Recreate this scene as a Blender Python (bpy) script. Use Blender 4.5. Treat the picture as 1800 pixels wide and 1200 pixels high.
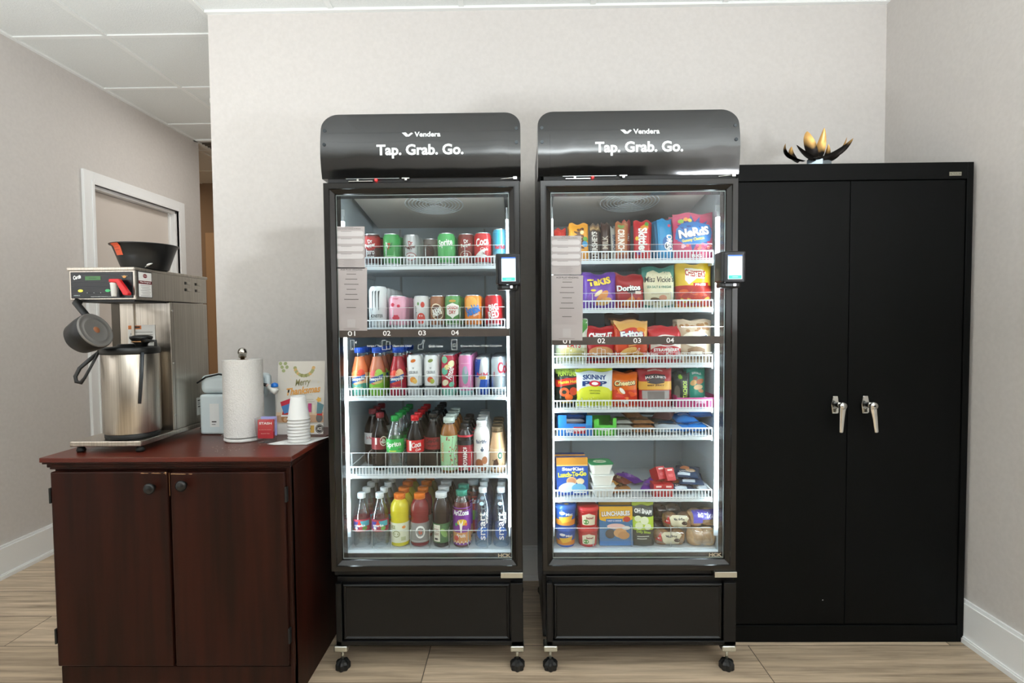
import bpy, math, random
from mathutils import Vector, Matrix
random.seed(4)
PI = math.pi
scn = bpy.context.scene
for o in list(bpy.data.objects): bpy.data.objects.remove(o)
COL = scn.collection

# ------------------------------------------------------------ camera
FPX = 945.0
RV = Vector((0.9998819, 0.01263612, -0.00874723))
UV = Vector((0.00826748, 0.03753249, 0.99926121))
FV = Vector((-0.01295509, 0.99921551, -0.03742359))
CAM = Vector((0, 0, 1.2506))
cd = bpy.data.cameras.new('camera'); cam = bpy.data.objects.new('camera', cd); COL.objects.link(cam)
cd.sensor_width = 36; cd.lens = FPX * 36 / 1800; cd.clip_start = .02
m = Matrix.Identity(4)
for i in range(3):
    m[i][0] = RV[i]; m[i][1] = UV[i]; m[i][2] = -FV[i]; m[i][3] = CAM[i]
cam.matrix_world = m
scn.camera = cam
scn.view_settings.view_transform = 'Standard'; scn.view_settings.look = 'None'
scn.view_settings.gamma = 1; scn.view_settings.use_curve_mapping = False
scn.view_settings.exposure = 0.0
try:
    scn.cycles.transparent_max_bounces = 32
    scn.cycles.max_bounces = 10
except Exception: pass
w = bpy.data.worlds.new('world'); scn.world = w; w.use_nodes = True
w.node_tree.nodes['Background'].inputs[0].default_value = (.9, .95, 1, 1)
w.node_tree.nodes['Background'].inputs[1].default_value = .05

def area(name, loc, sx, sy, power, color=(1, 1, 1), rot=(0, 0, 0)):
    l = bpy.data.lights.new(name, 'AREA'); l.shape = 'RECTANGLE'; l.size = sx; l.size_y = sy
    l.energy = power; l.color = color
    o = bpy.data.objects.new(name, l); COL.objects.link(o); o.location = loc; o.rotation_euler = rot
    return o
H = 2.719
# photographer's flash bounced off the ceiling behind the camera, plus two added side fills
area('flash_and_fill', (.45, -1.6, 1.9), .5, .5, 108, (.90, .95, 1), (PI, 0, 0))
area('flash_and_fill', (-1.8, .35, 1.2), .3, .3, 62, (.90, .95, 1), (PI, 0, 0))  # added fill for the left wall and ceiling
area('flash_and_fill', (1.35, -.1, 1.2), .3, .3, 66, (.90, .95, 1), (PI, 0, 0))  # added fill for the right wall
area('passage_fill', (-1.78, 3.75, H - .05), .4, .4, 6.5, (1, .97, .93))  # added out of view to brighten the door and the deep hall
area('hall_lamp', (-4.0, 4.95, H - .05), .5, .5, 9, (1, .72, .45))

def W(px, py, Y):
    d = FV + (px - 900) / FPX * RV - (py - 600) / FPX * UV
    return CAM + d * (Y / d.y)
def XA(px, Y, py=650): return W(px, py, Y).x
def ZA(py, Y, px=750): return W(px, py, Y).z

# ------------------------------------------------------------ materials
def lin(c):
    c /= 255.0
    return c / 12.92 if c <= .04045 else ((c + .055) / 1.055) ** 2.4
def rgb(h): return (lin(int(h[0:2], 16)), lin(int(h[2:4], 16)), lin(int(h[4:6], 16)), 1)
MC = {}
def M(h, rough=.5, metal=0, spec=.5, name=None, **kw):
    k = (h, rough, metal, spec, name)
    if k in MC: return MC[k]
    mt = bpy.data.materials.new(name or 'paint_' + h); mt.use_nodes = True
    b = mt.node_tree.nodes['Principled BSDF']
    b.inputs['Base Color'].default_value = rgb(h); b.inputs['Roughness'].default_value = rough
    b.inputs['Metallic'].default_value = metal; b.inputs['Specular IOR Level'].default_value = spec
    for a, v in kw.items(): b.inputs[a].default_value = v
    MC[k] = mt; return mt
def P(h): return M(h, .45)
def nodes(mt): return mt.node_tree.nodes, mt.node_tree.links, mt.node_tree.nodes['Principled BSDF']
def noise_mat(name, c1, c2, scale=(1, 1, 1), nscale=5, rough=.5, detail=6, bump=0, metal=0, spec=.5, bscale=None):
    mt = bpy.data.materials.new(name); mt.use_nodes = True; N, L, b = nodes(mt)
    tc = N.new('ShaderNodeTexCoord'); mp = N.new('ShaderNodeMapping'); mp.inputs['Scale'].default_value = scale
    nz = N.new('ShaderNodeTexNoise'); nz.inputs['Scale'].default_value = nscale; nz.inputs['Detail'].default_value = detail
    cr = N.new('ShaderNodeValToRGB'); cr.color_ramp.elements[0].color = rgb(c1); cr.color_ramp.elements[1].color = rgb(c2)
    cr.color_ramp.elements[0].position = .32; cr.color_ramp.elements[1].position = .68
    L.new(tc.outputs['Object'], mp.inputs[0]); L.new(mp.outputs[0], nz.inputs[0]); L.new(nz.outputs[0], cr.inputs[0])
    L.new(cr.outputs[0], b.inputs['Base Color'])
    b.inputs['Roughness'].default_value = rough; b.inputs['Metallic'].default_value = metal; b.inputs['Specular IOR Level'].default_value = spec
    if bump:
        bp = N.new('ShaderNodeBump'); bp.inputs['Strength'].default_value = bump; bp.inputs['Distance'].default_value = .01
        if bscale:
            n2 = N.new('ShaderNodeTexNoise'); n2.inputs['Scale'].default_value = bscale; n2.inputs['Detail'].default_value = 1
            L.new(tc.outputs['Object'], n2.inputs[0]); L.new(n2.outputs[0], bp.inputs['Height'])
        else: L.new(nz.outputs[0], bp.inputs['Height'])
        L.new(bp.outputs[0], b.inputs['Normal'])
    return mt
def clear_mat(name, tint, refl=.06, rough=.03, edge=.5):
    mt = bpy.data.materials.new(name); mt.use_nodes = True; N, L = mt.node_tree.nodes, mt.node_tree.links
    N.remove(N['Principled BSDF']); out = N['Material Output']
    t = N.new('ShaderNodeBsdfTransparent'); t.inputs[0].default_value = tint
    g = N.new('ShaderNodeBsdfGlossy'); g.inputs['Roughness'].default_value = rough
    lw = N.new('ShaderNodeLayerWeight'); lw.inputs['Blend'].default_value = .35
    mr = N.new('ShaderNodeMapRange'); mr.inputs['To Min'].default_value = refl; mr.inputs['To Max'].default_value = edge
    L.new(lw.outputs['Facing'], mr.inputs['Value'])
    mx = N.new('ShaderNodeMixShader'); L.new(mr.outputs[0], mx.inputs[0]); L.new(t.outputs[0], mx.inputs[1]); L.new(g.outputs[0], mx.inputs[2])
    L.new(mx.outputs[0], out.inputs['Surface']); return mt
def emit(name, c, s):
    mt = bpy.data.materials.new(name); mt.use_nodes = True; N, L, b = nodes(mt)
    b.inputs['Base Color'].default_value = c; b.inputs['Emission Color'].default_value = c; b.inputs['Emission Strength'].default_value = s
    return mt
GLASS = clear_mat('door_glass', (.97, .985, .985, 1), .018, .0, .35)
ACRYL = clear_mat('clear_acrylic', (.99, .99, .99, 1), .008, .02, .3)
PET = clear_mat('clear_plastic_bottle', (.86, .91, .93, 1), .10, .06, .55)
FILM = clear_mat('clear_film', (.93, .93, .92, 1), .13, .15, .5)
LED = emit('led_tube', (.8, .93, 1, 1), 29)
WHITE = M('cdd5d9', .4); WIRE = M('dde4e8', .35)
LINER = M('c6d4db', .45)
BLACK = M('090a0b', .3, spec=.3); DOORBLK = M('100e0b', .22, name='door_frame_black')
GLOSSBLK = noise_mat('glossy_black_plastic', '060809', '080a0b', nscale=2, rough=.1, bump=.55, bscale=5, spec=1.0)
CABBLK = noise_mat('black_cabinet_paint', '050606', '070808', nscale=6, rough=.5, bump=.05, spec=.12)
STEEL = noise_mat('brushed_steel', 'aca499', 'c6bfb4', (90, 90, 1), 3, .3, metal=1)
CHROME = M('dcdcd8', .12, 1); ZINC = M('c9cbc2', .3, 1); ALU = M('d0d4d6', .28, 1)
RUBBER = M('0b0c0c', .55); BLKPL = M('0f1010', .38)
WALL = noise_mat('wall_paint', 'd0cbc6', 'd5d0cb', nscale=60, rough=.75, bump=.06)
TRIM = M('f3f4f3', .35)
WOOD = noise_mat('dark_cherry_laminate', '1c0a05', '30120a', (11, 11, .7), 2.2, .42, bump=.03, spec=.18)
TOPWOOD = noise_mat('cherry_top_laminate', '4a1b12', '5c2519', (.7, 8, 8), 2.2, .3, spec=.35)

# ------------------------------------------------------------ mesh builder
class MB:
    def __init__(s): s.v = []; s.f = []; s.mi = []; s.sm = []; s.mats = []
    def mid(s, m):
        if m not in s.mats: s.mats.append(m)
        return s.mats.index(m)
    def add(s, vs, fs, m, smooth=False):
        o = len(s.v); s.v += [tuple(v) for v in vs]; k = s.mid(m)
        for f in fs: s.f.append([i + o for i in f]); s.mi.append(k); s.sm.append(smooth)
        return s
    def box(s, x0, x1, y0, y1, z0, z1, m):
        vs = [(x, y, z) for z in (z0, z1) for y in (y0, y1) for x in (x0, x1)]
        return s.add(vs, [(0, 2, 3, 1), (4, 5, 7, 6), (0, 1, 5, 4), (2, 6, 7, 3), (0, 4, 6, 2), (1, 3, 7, 5)], m)
    def quadbox(s, pts, d, m):          # a four-cornered plate with thickness vector d
        d = Vector(d); a = [Vector(p) for p in pts]; b = [p + d for p in a]
        return s.add(a + b, [(0, 1, 2, 3), (7, 6, 5, 4), (0, 4, 5, 1), (1, 5, 6, 2), (2, 6, 7, 3), (3, 7, 4, 0)], m)
    def lathe(s, prof, m, seg=28, c=(0, 0, 0), smooth=True, caps=True):
        # prof [(r,z[,mat])]; the material belongs to the band that starts there
        vs = []; n = len(prof)
        for p in prof:
            for k in range(seg):
                a = 2 * PI * k / seg; vs.append((c[0] + p[0] * math.sin(a), c[1] - p[0] * math.cos(a), c[2] + p[1]))
        cur = m; o = len(s.v); s.v += vs
        for i in range(n - 1):
            if len(prof[i]) > 2: cur = prof[i][2]
            k0 = s.mid(cur)
            for k in range(seg):
                k2 = (k + 1) % seg
                s.f.append([o + i * seg + k, o + i * seg + k2, o + (i + 1) * seg + k2, o + (i + 1) * seg + k]); s.mi.append(k0); s.sm.append(smooth)
        if caps:
            if prof[0][0] > 1e-6: s.f.append([o + k for k in range(seg)][::-1]); s.mi.append(s.mid(m)); s.sm.append(False)
            if prof[-1][0] > 1e-6: s.f.append([o + (n - 1) * seg + k for k in range(seg)]); s.mi.append(s.mid(cur)); s.sm.append(False)
        return s
    def tube(s, path, r, m, seg=8, flat=1.0):
        path = [Vector(p) for p in path]; vs = []; n = len(path)
        rr = r if isinstance(r, (list, tuple)) else [r] * n
        up = None
        for i, p in enumerate(path):
            t = (path[min(i + 1, n - 1)] - path[max(i - 1, 0)]).normalized()
            if up is None:
                up = Vector((0, 0, 1)) if abs(t.z) < .9 else Vector((0, 1, 0))
            a = t.cross(up).normalized(); b = a.cross(t).normalized(); up = b
            for k in range(seg):
                q = 2 * PI * k / seg; vs.append(p + a * math.cos(q) * rr[i] + b * math.sin(q) * rr[i] * flat)
        fs = [(i * seg + k, i * seg + (k + 1) % seg, (i + 1) * seg + (k + 1) % seg, (i + 1) * seg + k) for i in range(n - 1) for k in range(seg)]
        fs += [tuple(range(seg))[::-1], tuple((n - 1) * seg + k for k in range(seg))]
        return s.add(vs, fs, m, True)
    def prism(s, poly, y0, y1, m, smooth=False):   # polygon in x,z pulled along y
        n = len(poly); vs = [(x, y0, z) for x, z in poly] + [(x, y1, z) for x, z in poly]
        return s.add(vs, [tuple(range(n)), tuple(range(n, 2 * n))[::-1]] + [(i, i + n, (i + 1) % n + n, (i + 1) % n) for i in range(n)], m, smooth)
    def hprism(s, poly, z0, z1, m):                # polygon in x,y pulled up
        n = len(poly); vs = [(x, y, z0) for x, y in poly] + [(x, y, z1) for x, y in poly]
        return s.add(vs, [tuple(range(n))[::-1], tuple(range(n, 2 * n))] + [(i, (i + 1) % n, (i + 1) % n + n, i + n) for i in range(n)], m)
    def rectloop(s, x0, x1, z0, z1, prof, m):      # a mitred frame, prof [(inset, y)]
        vs = []
        for ins, y in prof: vs += [(x0 + ins, y, z0 + ins), (x1 - ins, y, z0 + ins), (x1 - ins, y, z1 - ins), (x0 + ins, y, z1 - ins)]
        fs = [(i * 4 + k, i * 4 + (k + 1) % 4, i * 4 + 4 + (k + 1) % 4, i * 4 + 4 + k) for i in range(len(prof) - 1) for k in range(4)]
        return s.add(vs, fs, m)
    def xf(s, mat):
        s.v = [tuple(mat @ Vector(v)) for v in s.v]; return s
    def build(s, name, parent=None, bevel=0, off=None, seg=2):
        me = bpy.data.meshes.new(name)
        off = off if off is not None else (ORG.get(parent.name, (0, 0, 0)) if parent else (0, 0, 0))
        me.from_pydata([(v[0] - off[0], v[1] - off[1], v[2] - off[2]) for v in s.v], [], s.f)
        for q in s.mats: me.materials.append(q)
        me.polygons.foreach_set('material_index', s.mi); me.polygons.foreach_set('use_smooth', s.sm); me.update()
        o = bpy.data.objects.new(name, me); COL.objects.link(o)
        if parent: o.parent = parent; ORG[o.name] = off
        if bevel:
            b = o.modifiers.new('bevel', 'BEVEL'); b.width = bevel; b.segments = seg; b.limit_method = 'ANGLE'; b.angle_limit = .6
        return o
ORG = {}
def tag(o, label=None, cat=None, group=None, kind=None):
    if label: o['label'] = label
    if cat: o['category'] = cat
    if group: o['group'] = group
    if kind: o['kind'] = kind
    return o
def thing(name, label, cat, loc=(0, 0, 0), group=None, rot=(0, 0, 0), local=False):
    o = bpy.data.objects.new(name, None); COL.objects.link(o); o.location = loc; o.rotation_euler = rot
    o.empty_display_size = .05
    ORG[o.name] = (0, 0, 0) if local else tuple(loc); return tag(o, label, cat, group)
def at(o, loc, rot=None):
    o.location = loc
    if rot: o.rotation_euler = rot
    return o
def dup(root, loc, label, group=None, rot=None):
    r = root.copy(); COL.objects.link(r); r.location = loc
    if rot is not None: r.rotation_euler = rot
    tag(r, label, None, group)
    for ch in list(root.children):
        c = ch.copy(); COL.objects.link(c); c.parent = r
        for g in ch.children:
            d = g.copy(); COL.objects.link(d); d.parent = c
    return r

# ------------------------------------------------------------ printing (lettering and shapes that follow a surface)
TC = {}
def text_tris(s, bold=0, ital=0):
    k = (s, bold, ital)
    if k in TC: return TC[k]
    cu = bpy.data.curves.new('t', 'FONT'); cu.body = s; cu.size = 1; cu.offset = bold; cu.shear = ital; cu.resolution_u = 3
    ob = bpy.data.objects.new('t', cu); COL.objects.link(ob)
    bpy.context.view_layer.update()
    dg = bpy.context.evaluated_depsgraph_get(); me = bpy.data.meshes.new_from_object(ob.evaluated_get(dg))
    vs = [(v.co.x, v.co.y) for v in me.vertices]; me.calc_loop_triangles()
    ts = [tuple(t.vertices) for t in me.loop_triangles]
    bpy.data.objects.remove(ob); bpy.data.curves.remove(cu); bpy.data.meshes.remove(me)
    x0 = min(v[0] for v in vs); x1 = max(v[0] for v in vs); y0 = min(v[1] for v in vs); y1 = max(v[1] for v in vs)
    vs = [((v[0] - x0) / (x1 - x0) - .5, (v[1] - y0) / (y1 - y0) - .5) for v in vs]
    TC[k] = (vs, ts); return TC[k]
def refine(vs, ts, L):
    vs = list(vs); out = []; st = list(ts); L2 = L * L; mids = {}
    while st:
        t = st.pop(); e = [(vs[t[i]][0] - vs[t[(i + 1) % 3]][0]) ** 2 + (vs[t[i]][1] - vs[t[(i + 1) % 3]][1]) ** 2 for i in range(3)]
        i = e.index(max(e))
        if e[i] <= L2: out.append(t); continue
        a, b, c = t[i], t[(i + 1) % 3], t[(i + 2) % 3]; k = (min(a, b), max(a, b))
        if k not in mids: mids[k] = len(vs); vs.append(((vs[a][0] + vs[b][0]) / 2, (vs[a][1] + vs[b][1]) / 2))
        q = mids[k]; st += [(a, q, c), (q, b, c)]
    return vs, out
def printed(specs, a, hh, mapper, name, parent, L=.012, step=.00018, mb=None, rough=.45):
    # specs in units: x of a metres, z of hh metres
    B = mb or MB()
    for li, sp in enumerate(specs):
        k = sp[0]; rot = 0
        if k == 'r':
            x0, z0, x1, z1, col = sp[1:6]; vs = [(x0 * a, z0 * hh), (x1 * a, z0 * hh), (x1 * a, z1 * hh), (x0 * a, z1 * hh)]; ts = [(0, 1, 2), (0, 2, 3)]
        elif k == 'e':
            cx, cz, rx, rz, col = sp[1:6]; n = 22
            vs = [(cx * a, cz * hh)] + [((cx + rx * math.cos(2 * PI * i / n)) * a, (cz + rz * math.sin(2 * PI * i / n)) * hh) for i in range(n)]
            ts = [(0, 1 + i, 1 + (i + 1) % n) for i in range(n)]
            rot = sp[6] if len(sp) > 6 else 0; piv = (cx * a, cz * hh)
        elif k == 'p':
            pts, col = sp[1:3]; vs = [(x * a, z * hh) for x, z in pts]; cx = sum(v[0] for v in vs) / len(vs); cz = sum(v[1] for v in vs) / len(vs)
            vs = [(cx, cz)] + vs; n = len(pts); ts = [(0, 1 + i, 1 + (i + 1) % n) for i in range(n)]
        elif k == 's':      # star / burst: cx cz r n col
            cx, cz, r, n, col = sp[1:6]; vs = [(cx * a, cz * hh)]
            for i in range(2 * n):
                q = r * (1 if i % 2 else .6) * a; vs.append((cx * a + q * math.cos(PI * i / n), cz * hh + q * math.sin(PI * i / n)))
            ts = [(0, 1 + i, 1 + (i + 1) % (2 * n)) for i in range(2 * n)]
        elif k == 't':      # text cx cz w h col rot bold ital
            s, cx, cz, tw, th, col = sp[1:7]; rot = sp[7] if len(sp) > 7 else 0
            bo = sp[8] if len(sp) > 8 else .02; it = sp[9] if len(sp) > 9 else 0
            tv, ts = text_tris(s, bo, it)
            vs = [(cx * a + x * tw * a, cz * hh + y * th * hh) for x, y in tv]
            piv = (cx * a, cz * hh)
        if rot:
            c, sn = math.cos(math.radians(rot)), math.sin(math.radians(rot))
            vs = [(piv[0] + (x - piv[0]) * c - (z - piv[1]) * sn, piv[1] + (x - piv[0]) * sn + (z - piv[1]) * c) for x, z in vs]
        vs, ts = refine(vs, ts, L)
        off = .0004 + li * step
        B.add([mapper(x, z, off) for x, z in vs], ts, M(col, rough) if isinstance(col, str) else col, True)
    if mb: return B
    return B.build(name, parent)
def flatmap(x0, y, z0):
    return lambda x, z, off: (x0 + x, y - off, z0 + z)
def lathemap(prof):
    zs = [p[1] for p in prof]; rs = [p[0] for p in prof]
    def rr(z):
        for i in range(len(zs) - 1):
            if zs[i] <= z <= zs[i + 1] and zs[i + 1] > zs[i]:
                return rs[i] + (rs[i + 1] - rs[i]) * (z - zs[i]) / (zs[i + 1] - zs[i])
        return rs[-1] if z > zs[-1] else rs[0]
    R0 = max(rs)
    def f(x, z, off):
        r = rr(z) + off + .0003; q = x / R0
        return (r * math.sin(q), -r * math.cos(q), z)
    return f

# ------------------------------------------------------------ the room
def struct(mb, name, bevel=0): return tag(mb.build(name, bevel=bevel), kind='structure')
XL, XR, DW = -2.578, 1.721, 2.574
# floor: planks running left to right
fm = bpy.data.materials.new('vinyl_plank_floor'); fm.use_nodes = True; N, L, b = nodes(fm)
tc = N.new('ShaderNodeTexCoord'); mp = N.new('ShaderNodeMapping'); mp.inputs['Location'].default_value = (.35, .115, 0)
br = N.new('ShaderNodeTexBrick'); br.offset = .37; br.offset_frequency = 2
br.inputs['Scale'].default_value = 1; br.inputs['Brick Width'].default_value = 1.22; br.inputs['Row Height'].default_value = .2145
br.inputs['Mortar Size'].default_value = .0016; br.inputs['Mortar Smooth'].default_value = 0; br.inputs['Bias'].default_value = 0
br.inputs['Color1'].default_value = rgb('dcc8af'); br.inputs['Color2'].default_value = rgb('ae9b83'); br.inputs['Mortar'].default_value = rgb('4b4035')
L.new(tc.outputs['Object'], mp.inputs[0]); L.new(mp.outputs[0], br.inputs[0])
m2 = N.new('ShaderNodeMapping'); m2.inputs['Scale'].default_value = (1.3, 26, 1); nz = N.new('ShaderNodeTexNoise'); nz.inputs['Scale'].default_value = 1.6; nz.inputs['Detail'].default_value = 9; nz.inputs['Roughness'].default_value = .65; nz.inputs['Distortion'].default_value = .25
ad = N.new('ShaderNodeVectorMath'); ad.operation = 'ADD'
sc = N.new('ShaderNodeVectorMath'); sc.operation = 'SCALE'; sc.inputs['Scale'].default_value = 9
L.new(br.outputs['Color'], sc.inputs[0]); L.new(tc.outputs['Object'], m2.inputs[0]); L.new(m2.outputs[0], ad.inputs[0]); L.new(sc.outputs[0], ad.inputs[1]); L.new(ad.outputs[0], nz.inputs[0])
cr = N.new('ShaderNodeValToRGB'); cr.color_ramp.elements[0].position = .3; cr.color_ramp.elements[0].color = (.42, .39, .36, 1); cr.color_ramp.elements[1].position = .62; cr.color_ramp.elements[1].color = (1.08, 1.06, 1.03, 1)
L.new(nz.outputs[0], cr.inputs[0])
mx = N.new('ShaderNodeMix'); mx.data_type = 'RGBA'; mx.blend_type = 'MULTIPLY'; mx.inputs[0].default_value = .95
L.new(br.outputs['Color'], mx.inputs[6]); L.new(cr.outputs[0], mx.inputs[7]); L.new(mx.outputs[2], b.inputs['Base Color']); b.inputs['Roughness'].default_value = .45
struct(MB().box(-5.2, 2.4, -3.6, 6.3, -.1, 0, fm), 'floor')
CEIL = noise_mat('ceiling_tile', 'e8ebe8', 'eff2ef', nscale=150, rough=.85, bump=.25)
struct(MB().box(-5.2, 2.4, -3.6, 6.3, H, H + .1, CEIL), 'ceiling')
g = MB(); GR = M('f2f4f1', .4)
xs = [-2.085 + .61 * k for k in range(-4, 8)]; ys = [2.764 + .605 * k for k in range(-10, 6)]
for x in xs: g.box(x - .012, x + .012, -3.5, 5.75, H - .006, H + .01, GR)
for y in ys: g.box(-5.1, XR + .1, y - .012, y + .012, H - .0065, H + .01, GR)
struct(g, 'trim_1')   # ceiling tile grid
struct(MB().box(-1.456, XR + .15, DW, DW + .14, 0, H, WALL), 'wall_back')
struct(MB().box(XR, XR + .15, -3.5, DW, 0, H, WALL), 'wall_right')
DY0, DY1, DZ = 3.25, 4.06, 2.1
wl = MB().box(XL - .14, XL, -3.5, DY0, 0, H, WALL).box(XL - .14, XL, DY1, 4.37, 0, H, WALL).box(XL - .14, XL, DY0, DY1, DZ, H, WALL)
struct(wl, 'wall_left')
struct(MB().box(-5.2, 2.4, -3.64, -3.5, 0, H, WALL), 'wall_front')
struct(MB().box(XL, XR, -3.5, -3.46, 0, 1.2, M('3a322b', .6)), 'added_dark_panel')  # unseen dark panel, added to darken reflections in the fridge fronts
struct(MB().box(-5.2, -.2, 5.63, 5.77, 0, H, M('8f7d6c', .7)), 'wall_hall_end')
struct(MB().box(-5.2, -5.06, 4.2, 5.63, 0, H, WALL), 'wall_hall_left')
struct(MB().box(-5.2, XL - .14, 4.23, 4.37, 0, H, WALL), 'wall_hall_side')
struct(MB().box(-1.456, -1.32, DW + .14, 5.63, 0, H, WALL), 'wall_hall_right')
struct(MB().box(-3.26, -3.16, 5.6, 5.63, 0, 2.2, M('b59a7d', .5)).box(-3.165, -2.3, 5.61, 5.63, 0, 2.12, M('94806b', .5)), 'door_2')
# angle bead along the wall top
struct(MB().box(-1.46, XR, DW - .022, DW, H - .012, H, GR).box(XL, XL + .02, -3.5, 4.37, H - .01, H, GR).box(XR - .02, XR, -3.5, DW, H - .01, H, GR), 'trim_2')
def base_profile(B, horiz, c, a0, a1, sgn):
    # baseboard with a small shoe; horiz 'x' runs along x at y=c, 'y' runs along y at x=c
    for (t0, z0, z1) in ((.016, 0, .15), (.010, .15, .162), (.026, 0, .018), (.022, .018, .024)):
        if horiz == 'x': B.box(a0, a1, c - t0, c, z0, z1, TRIM)
        else: B.box(min(c, c + sgn * t0), max(c, c + sgn * t0), a0, a1, z0, z1, TRIM)
    return B
struct(base_profile(MB(), 'x', DW, -1.456, XR, 0), 'baseboard_back')
struct(base_profile(MB(), 'y', XR, -3.5, DW, -1), 'baseboard_right')
struct(base_profile(MB(), 'y', XL, -3.5, DY0 - .075, 1), 'baseboard_left')
# the door in the left wall
d1 = thing('door_1', None, None, (XL, (DY0 + DY1) / 2, 0)); del_ = d1
d1['kind'] = 'structure'
B = MB()
for (o_, t) in ((.075, .018), (.02, .024)):
    B.box(XL, XL + t, DY0 - o_, DY0, 0, DZ + o_, TRIM); B.box(XL, XL + t, DY1, DY1 + o_, 0, DZ + o_, TRIM); B.box(XL, XL + t, DY0, DY1, DZ, DZ + o_, TRIM)
B.box(XL - .14, XL, DY0, DY0 + .02, 0, DZ, TRIM).box(XL - .14, XL, DY1 - .02, DY1, 0, DZ, TRIM).box(XL - .14, XL, DY0, DY1, DZ - .02, DZ, TRIM)
B.box(XL - .045, XL - .03, DY0 + .02, DY0 + .035, 0, DZ - .02, TRIM).box(XL - .045, XL - .03, DY1 - .035, DY1 - .02, 0, DZ - .02, TRIM)
B.build('door_frame', d1, .002)
MB().box(XL - .09, XL - .045, DY0 + .022, DY1 - .022, .01, DZ - .022, M('ddd4cb', .45)).build('door_leaf', d1)
# a vent in the hall ceiling
cv = thing('ceiling_vent', 'dark slotted air vent in the tiled ceiling above the hallway', 'vent', (-2.35, 4.45, H))
B = MB().box(-2.6, -2.1, 4.3, 4.34, H - .012, H, GR).box(-2.6, -2.1, 4.62, 4.66, H - .012, H, GR).box(-2.6, -2.56, 4.3, 4.66, H - .012, H, GR).box(-2.14, -2.1, 4.3, 4.66, H - .012, H, GR)
B.build('frame', cv)
B = MB().box(-2.56, -2.14, 4.34, 4.62, H - .004, H, RUBBER)
for k in range(7): B.box(-2.56, -2.14, 4.35 + k * .04, 4.36 + k * .04, H - .01, H - .004, M('6b6257', .5))
B.build('grille', cv)
t = thing('unseen_ceiling_light', 'unseen fill light panel added in the passage behind the main wall', 'ceiling light', (-1.78, 3.75, H))  # fixture added around the passage fill, hidden behind the wall
MB().box(-2.0, -1.56, 3.53, 3.97, H - .03, H, GR).build('frame', t)
MB().box(-1.98, -1.58, 3.55, 3.95, H - .035, H - .03, emit('passage_fill_panel', (1, .97, .92, 1), 2)).build('diffuser', t)
t = thing('unseen_ceiling_light', 'small warm ceiling panel round the corner of the hallway', 'ceiling light', (-4.0, 4.95, H))
MB().box(-4.28, -3.72, 4.67, 5.23, H - .03, H, GR).build('frame', t)
MB().box(-4.25, -3.75, 4.7, 5.2, H - .04, H - .03, emit('warm_diffuser', (1, .75, .5, 1), 2)).build('diffuser', t)

# ------------------------------------------------------------ drinks fridges
def sheet_tex(B, cx, cz, w_, h_, y, rot, kind):
    """a printed notice taped to the glass"""
    c, s = math.cos(rot), math.sin(rot)
    def mp_(x, z, off): return (cx + x * c - z * s, y - off, cz + x * s + z * c)
    S = [('r', -1, -1, 1, 1, 'a59e9c')]
    if kind == 0:
        S += [('t', 'ACE PLUS', 0, .96, .5, .035, '2c2826'), ('t', 'How to Use Cashless & Mobile', 0, .89, 1.5, .04, '3a3532')]
        for k in range(4):
            z = .66 - k * .36
            S += [('r', -.8, z - .12, .8, z + .12, 'c0bcbb'), ('e', -.8, z, .13, .12, 'c0bcbb'), ('e', .8, z, .13, .12, 'c0bcbb'), ('e', -.8, z, .06, .04, 'c2bcbb')]
            S += [('r', -.55, z + .1, .15, z + .115, '6d6866')]
            for q in range(3): S.append(('r', -.55, z + .05 - q * .05, .5 - .3 * (q % 2), z + .06 - q * .05, 'bab4b2'))
        for q in range(5): S.append(('r', -.35 - .08 * (q % 2), -.62 - q * .07, .35 + .1 * (q % 2), -.61 - q * .07, '8d8683'))
    else:
        S += [('t', 'ACE PLUS VENDING', 0, .93, 1.4, .045, '33302e'), ('r', -.3, .86, .3, .868, '77716e')]
        z = .78
        for k in range(7):
            S += [('r', -.3 - .08 * (k % 3), z, .3 + .08 * (k % 3), z + .02, '5a5552')]
            for q in range(2 + (k > 4) * 3): S.append(('r', -.6 - .2 * (q % 2), z - .06 - q * .035, .6 + .2 * (q % 2), z - .053 - q * .035, 'a8a09e'))
            z -= .16 + (k > 4) * .1
        S += [('r', -.26, -.9, .26, -.64, 'aba6a5'), ('r', -.5, -.955, .5, -.945, '6a6461')]
    printed(S, w_ / 2, h_ / 2, mp_, '', None, L=.2, step=.00006, mb=B)

SHELF = []
def curve_face(B, x0, x1, z0, z1, rad, yf, yb, m, nz=22, nx=14):
    """gloss panel with rounded top corners; its face leans back towards the top"""
    zs = [z0 + (z1 - z0) * i / nz for i in range(nz + 1)]
    if rad: zs = [z for z in zs if z < z1 - rad] + [z1 - rad + rad * math.sin(PI / 2 * k / 9) for k in range(10)]
    hw = (x1 - x0) / 2; xc = (x0 + x1) / 2; rows = []; vs = []
    for z in zs:
        q = max(0, (z - (z1 - rad)) / rad) if rad else 0; w_ = hw - rad * (1 - math.sqrt(max(0, 1 - q * q))) if rad else hw
        y = yf(z)
        for k in range(nx + 1): vs.append((xc + w_ * (2 * k / nx - 1), y, z))
    n = nx + 1; R_ = len(zs)
    B.add(vs, [(i * n + k, i * n + k + 1, (i + 1) * n + k + 1, (i + 1) * n + k) for i in range(R_ - 1) for k in range(nx)], m, True)
    rim = [i * n for i in range(R_)] + [(R_ - 1) * n + k for k in range(1, nx + 1)] + [i * n + nx for i in range(R_ - 2, -1, -1)] + [k for k in range(nx - 1, 0, -1)]
    a = [vs[i] for i in rim]; b_ = [(v[0], yb, v[2]) for v in a]; q = len(a)
    B.add(a + b_, [(i, (i + 1) % q, (i + 1) % q + q, i + q) for i in range(q)] + [tuple(range(q, 2 * q))[::-1]], m)

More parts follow.
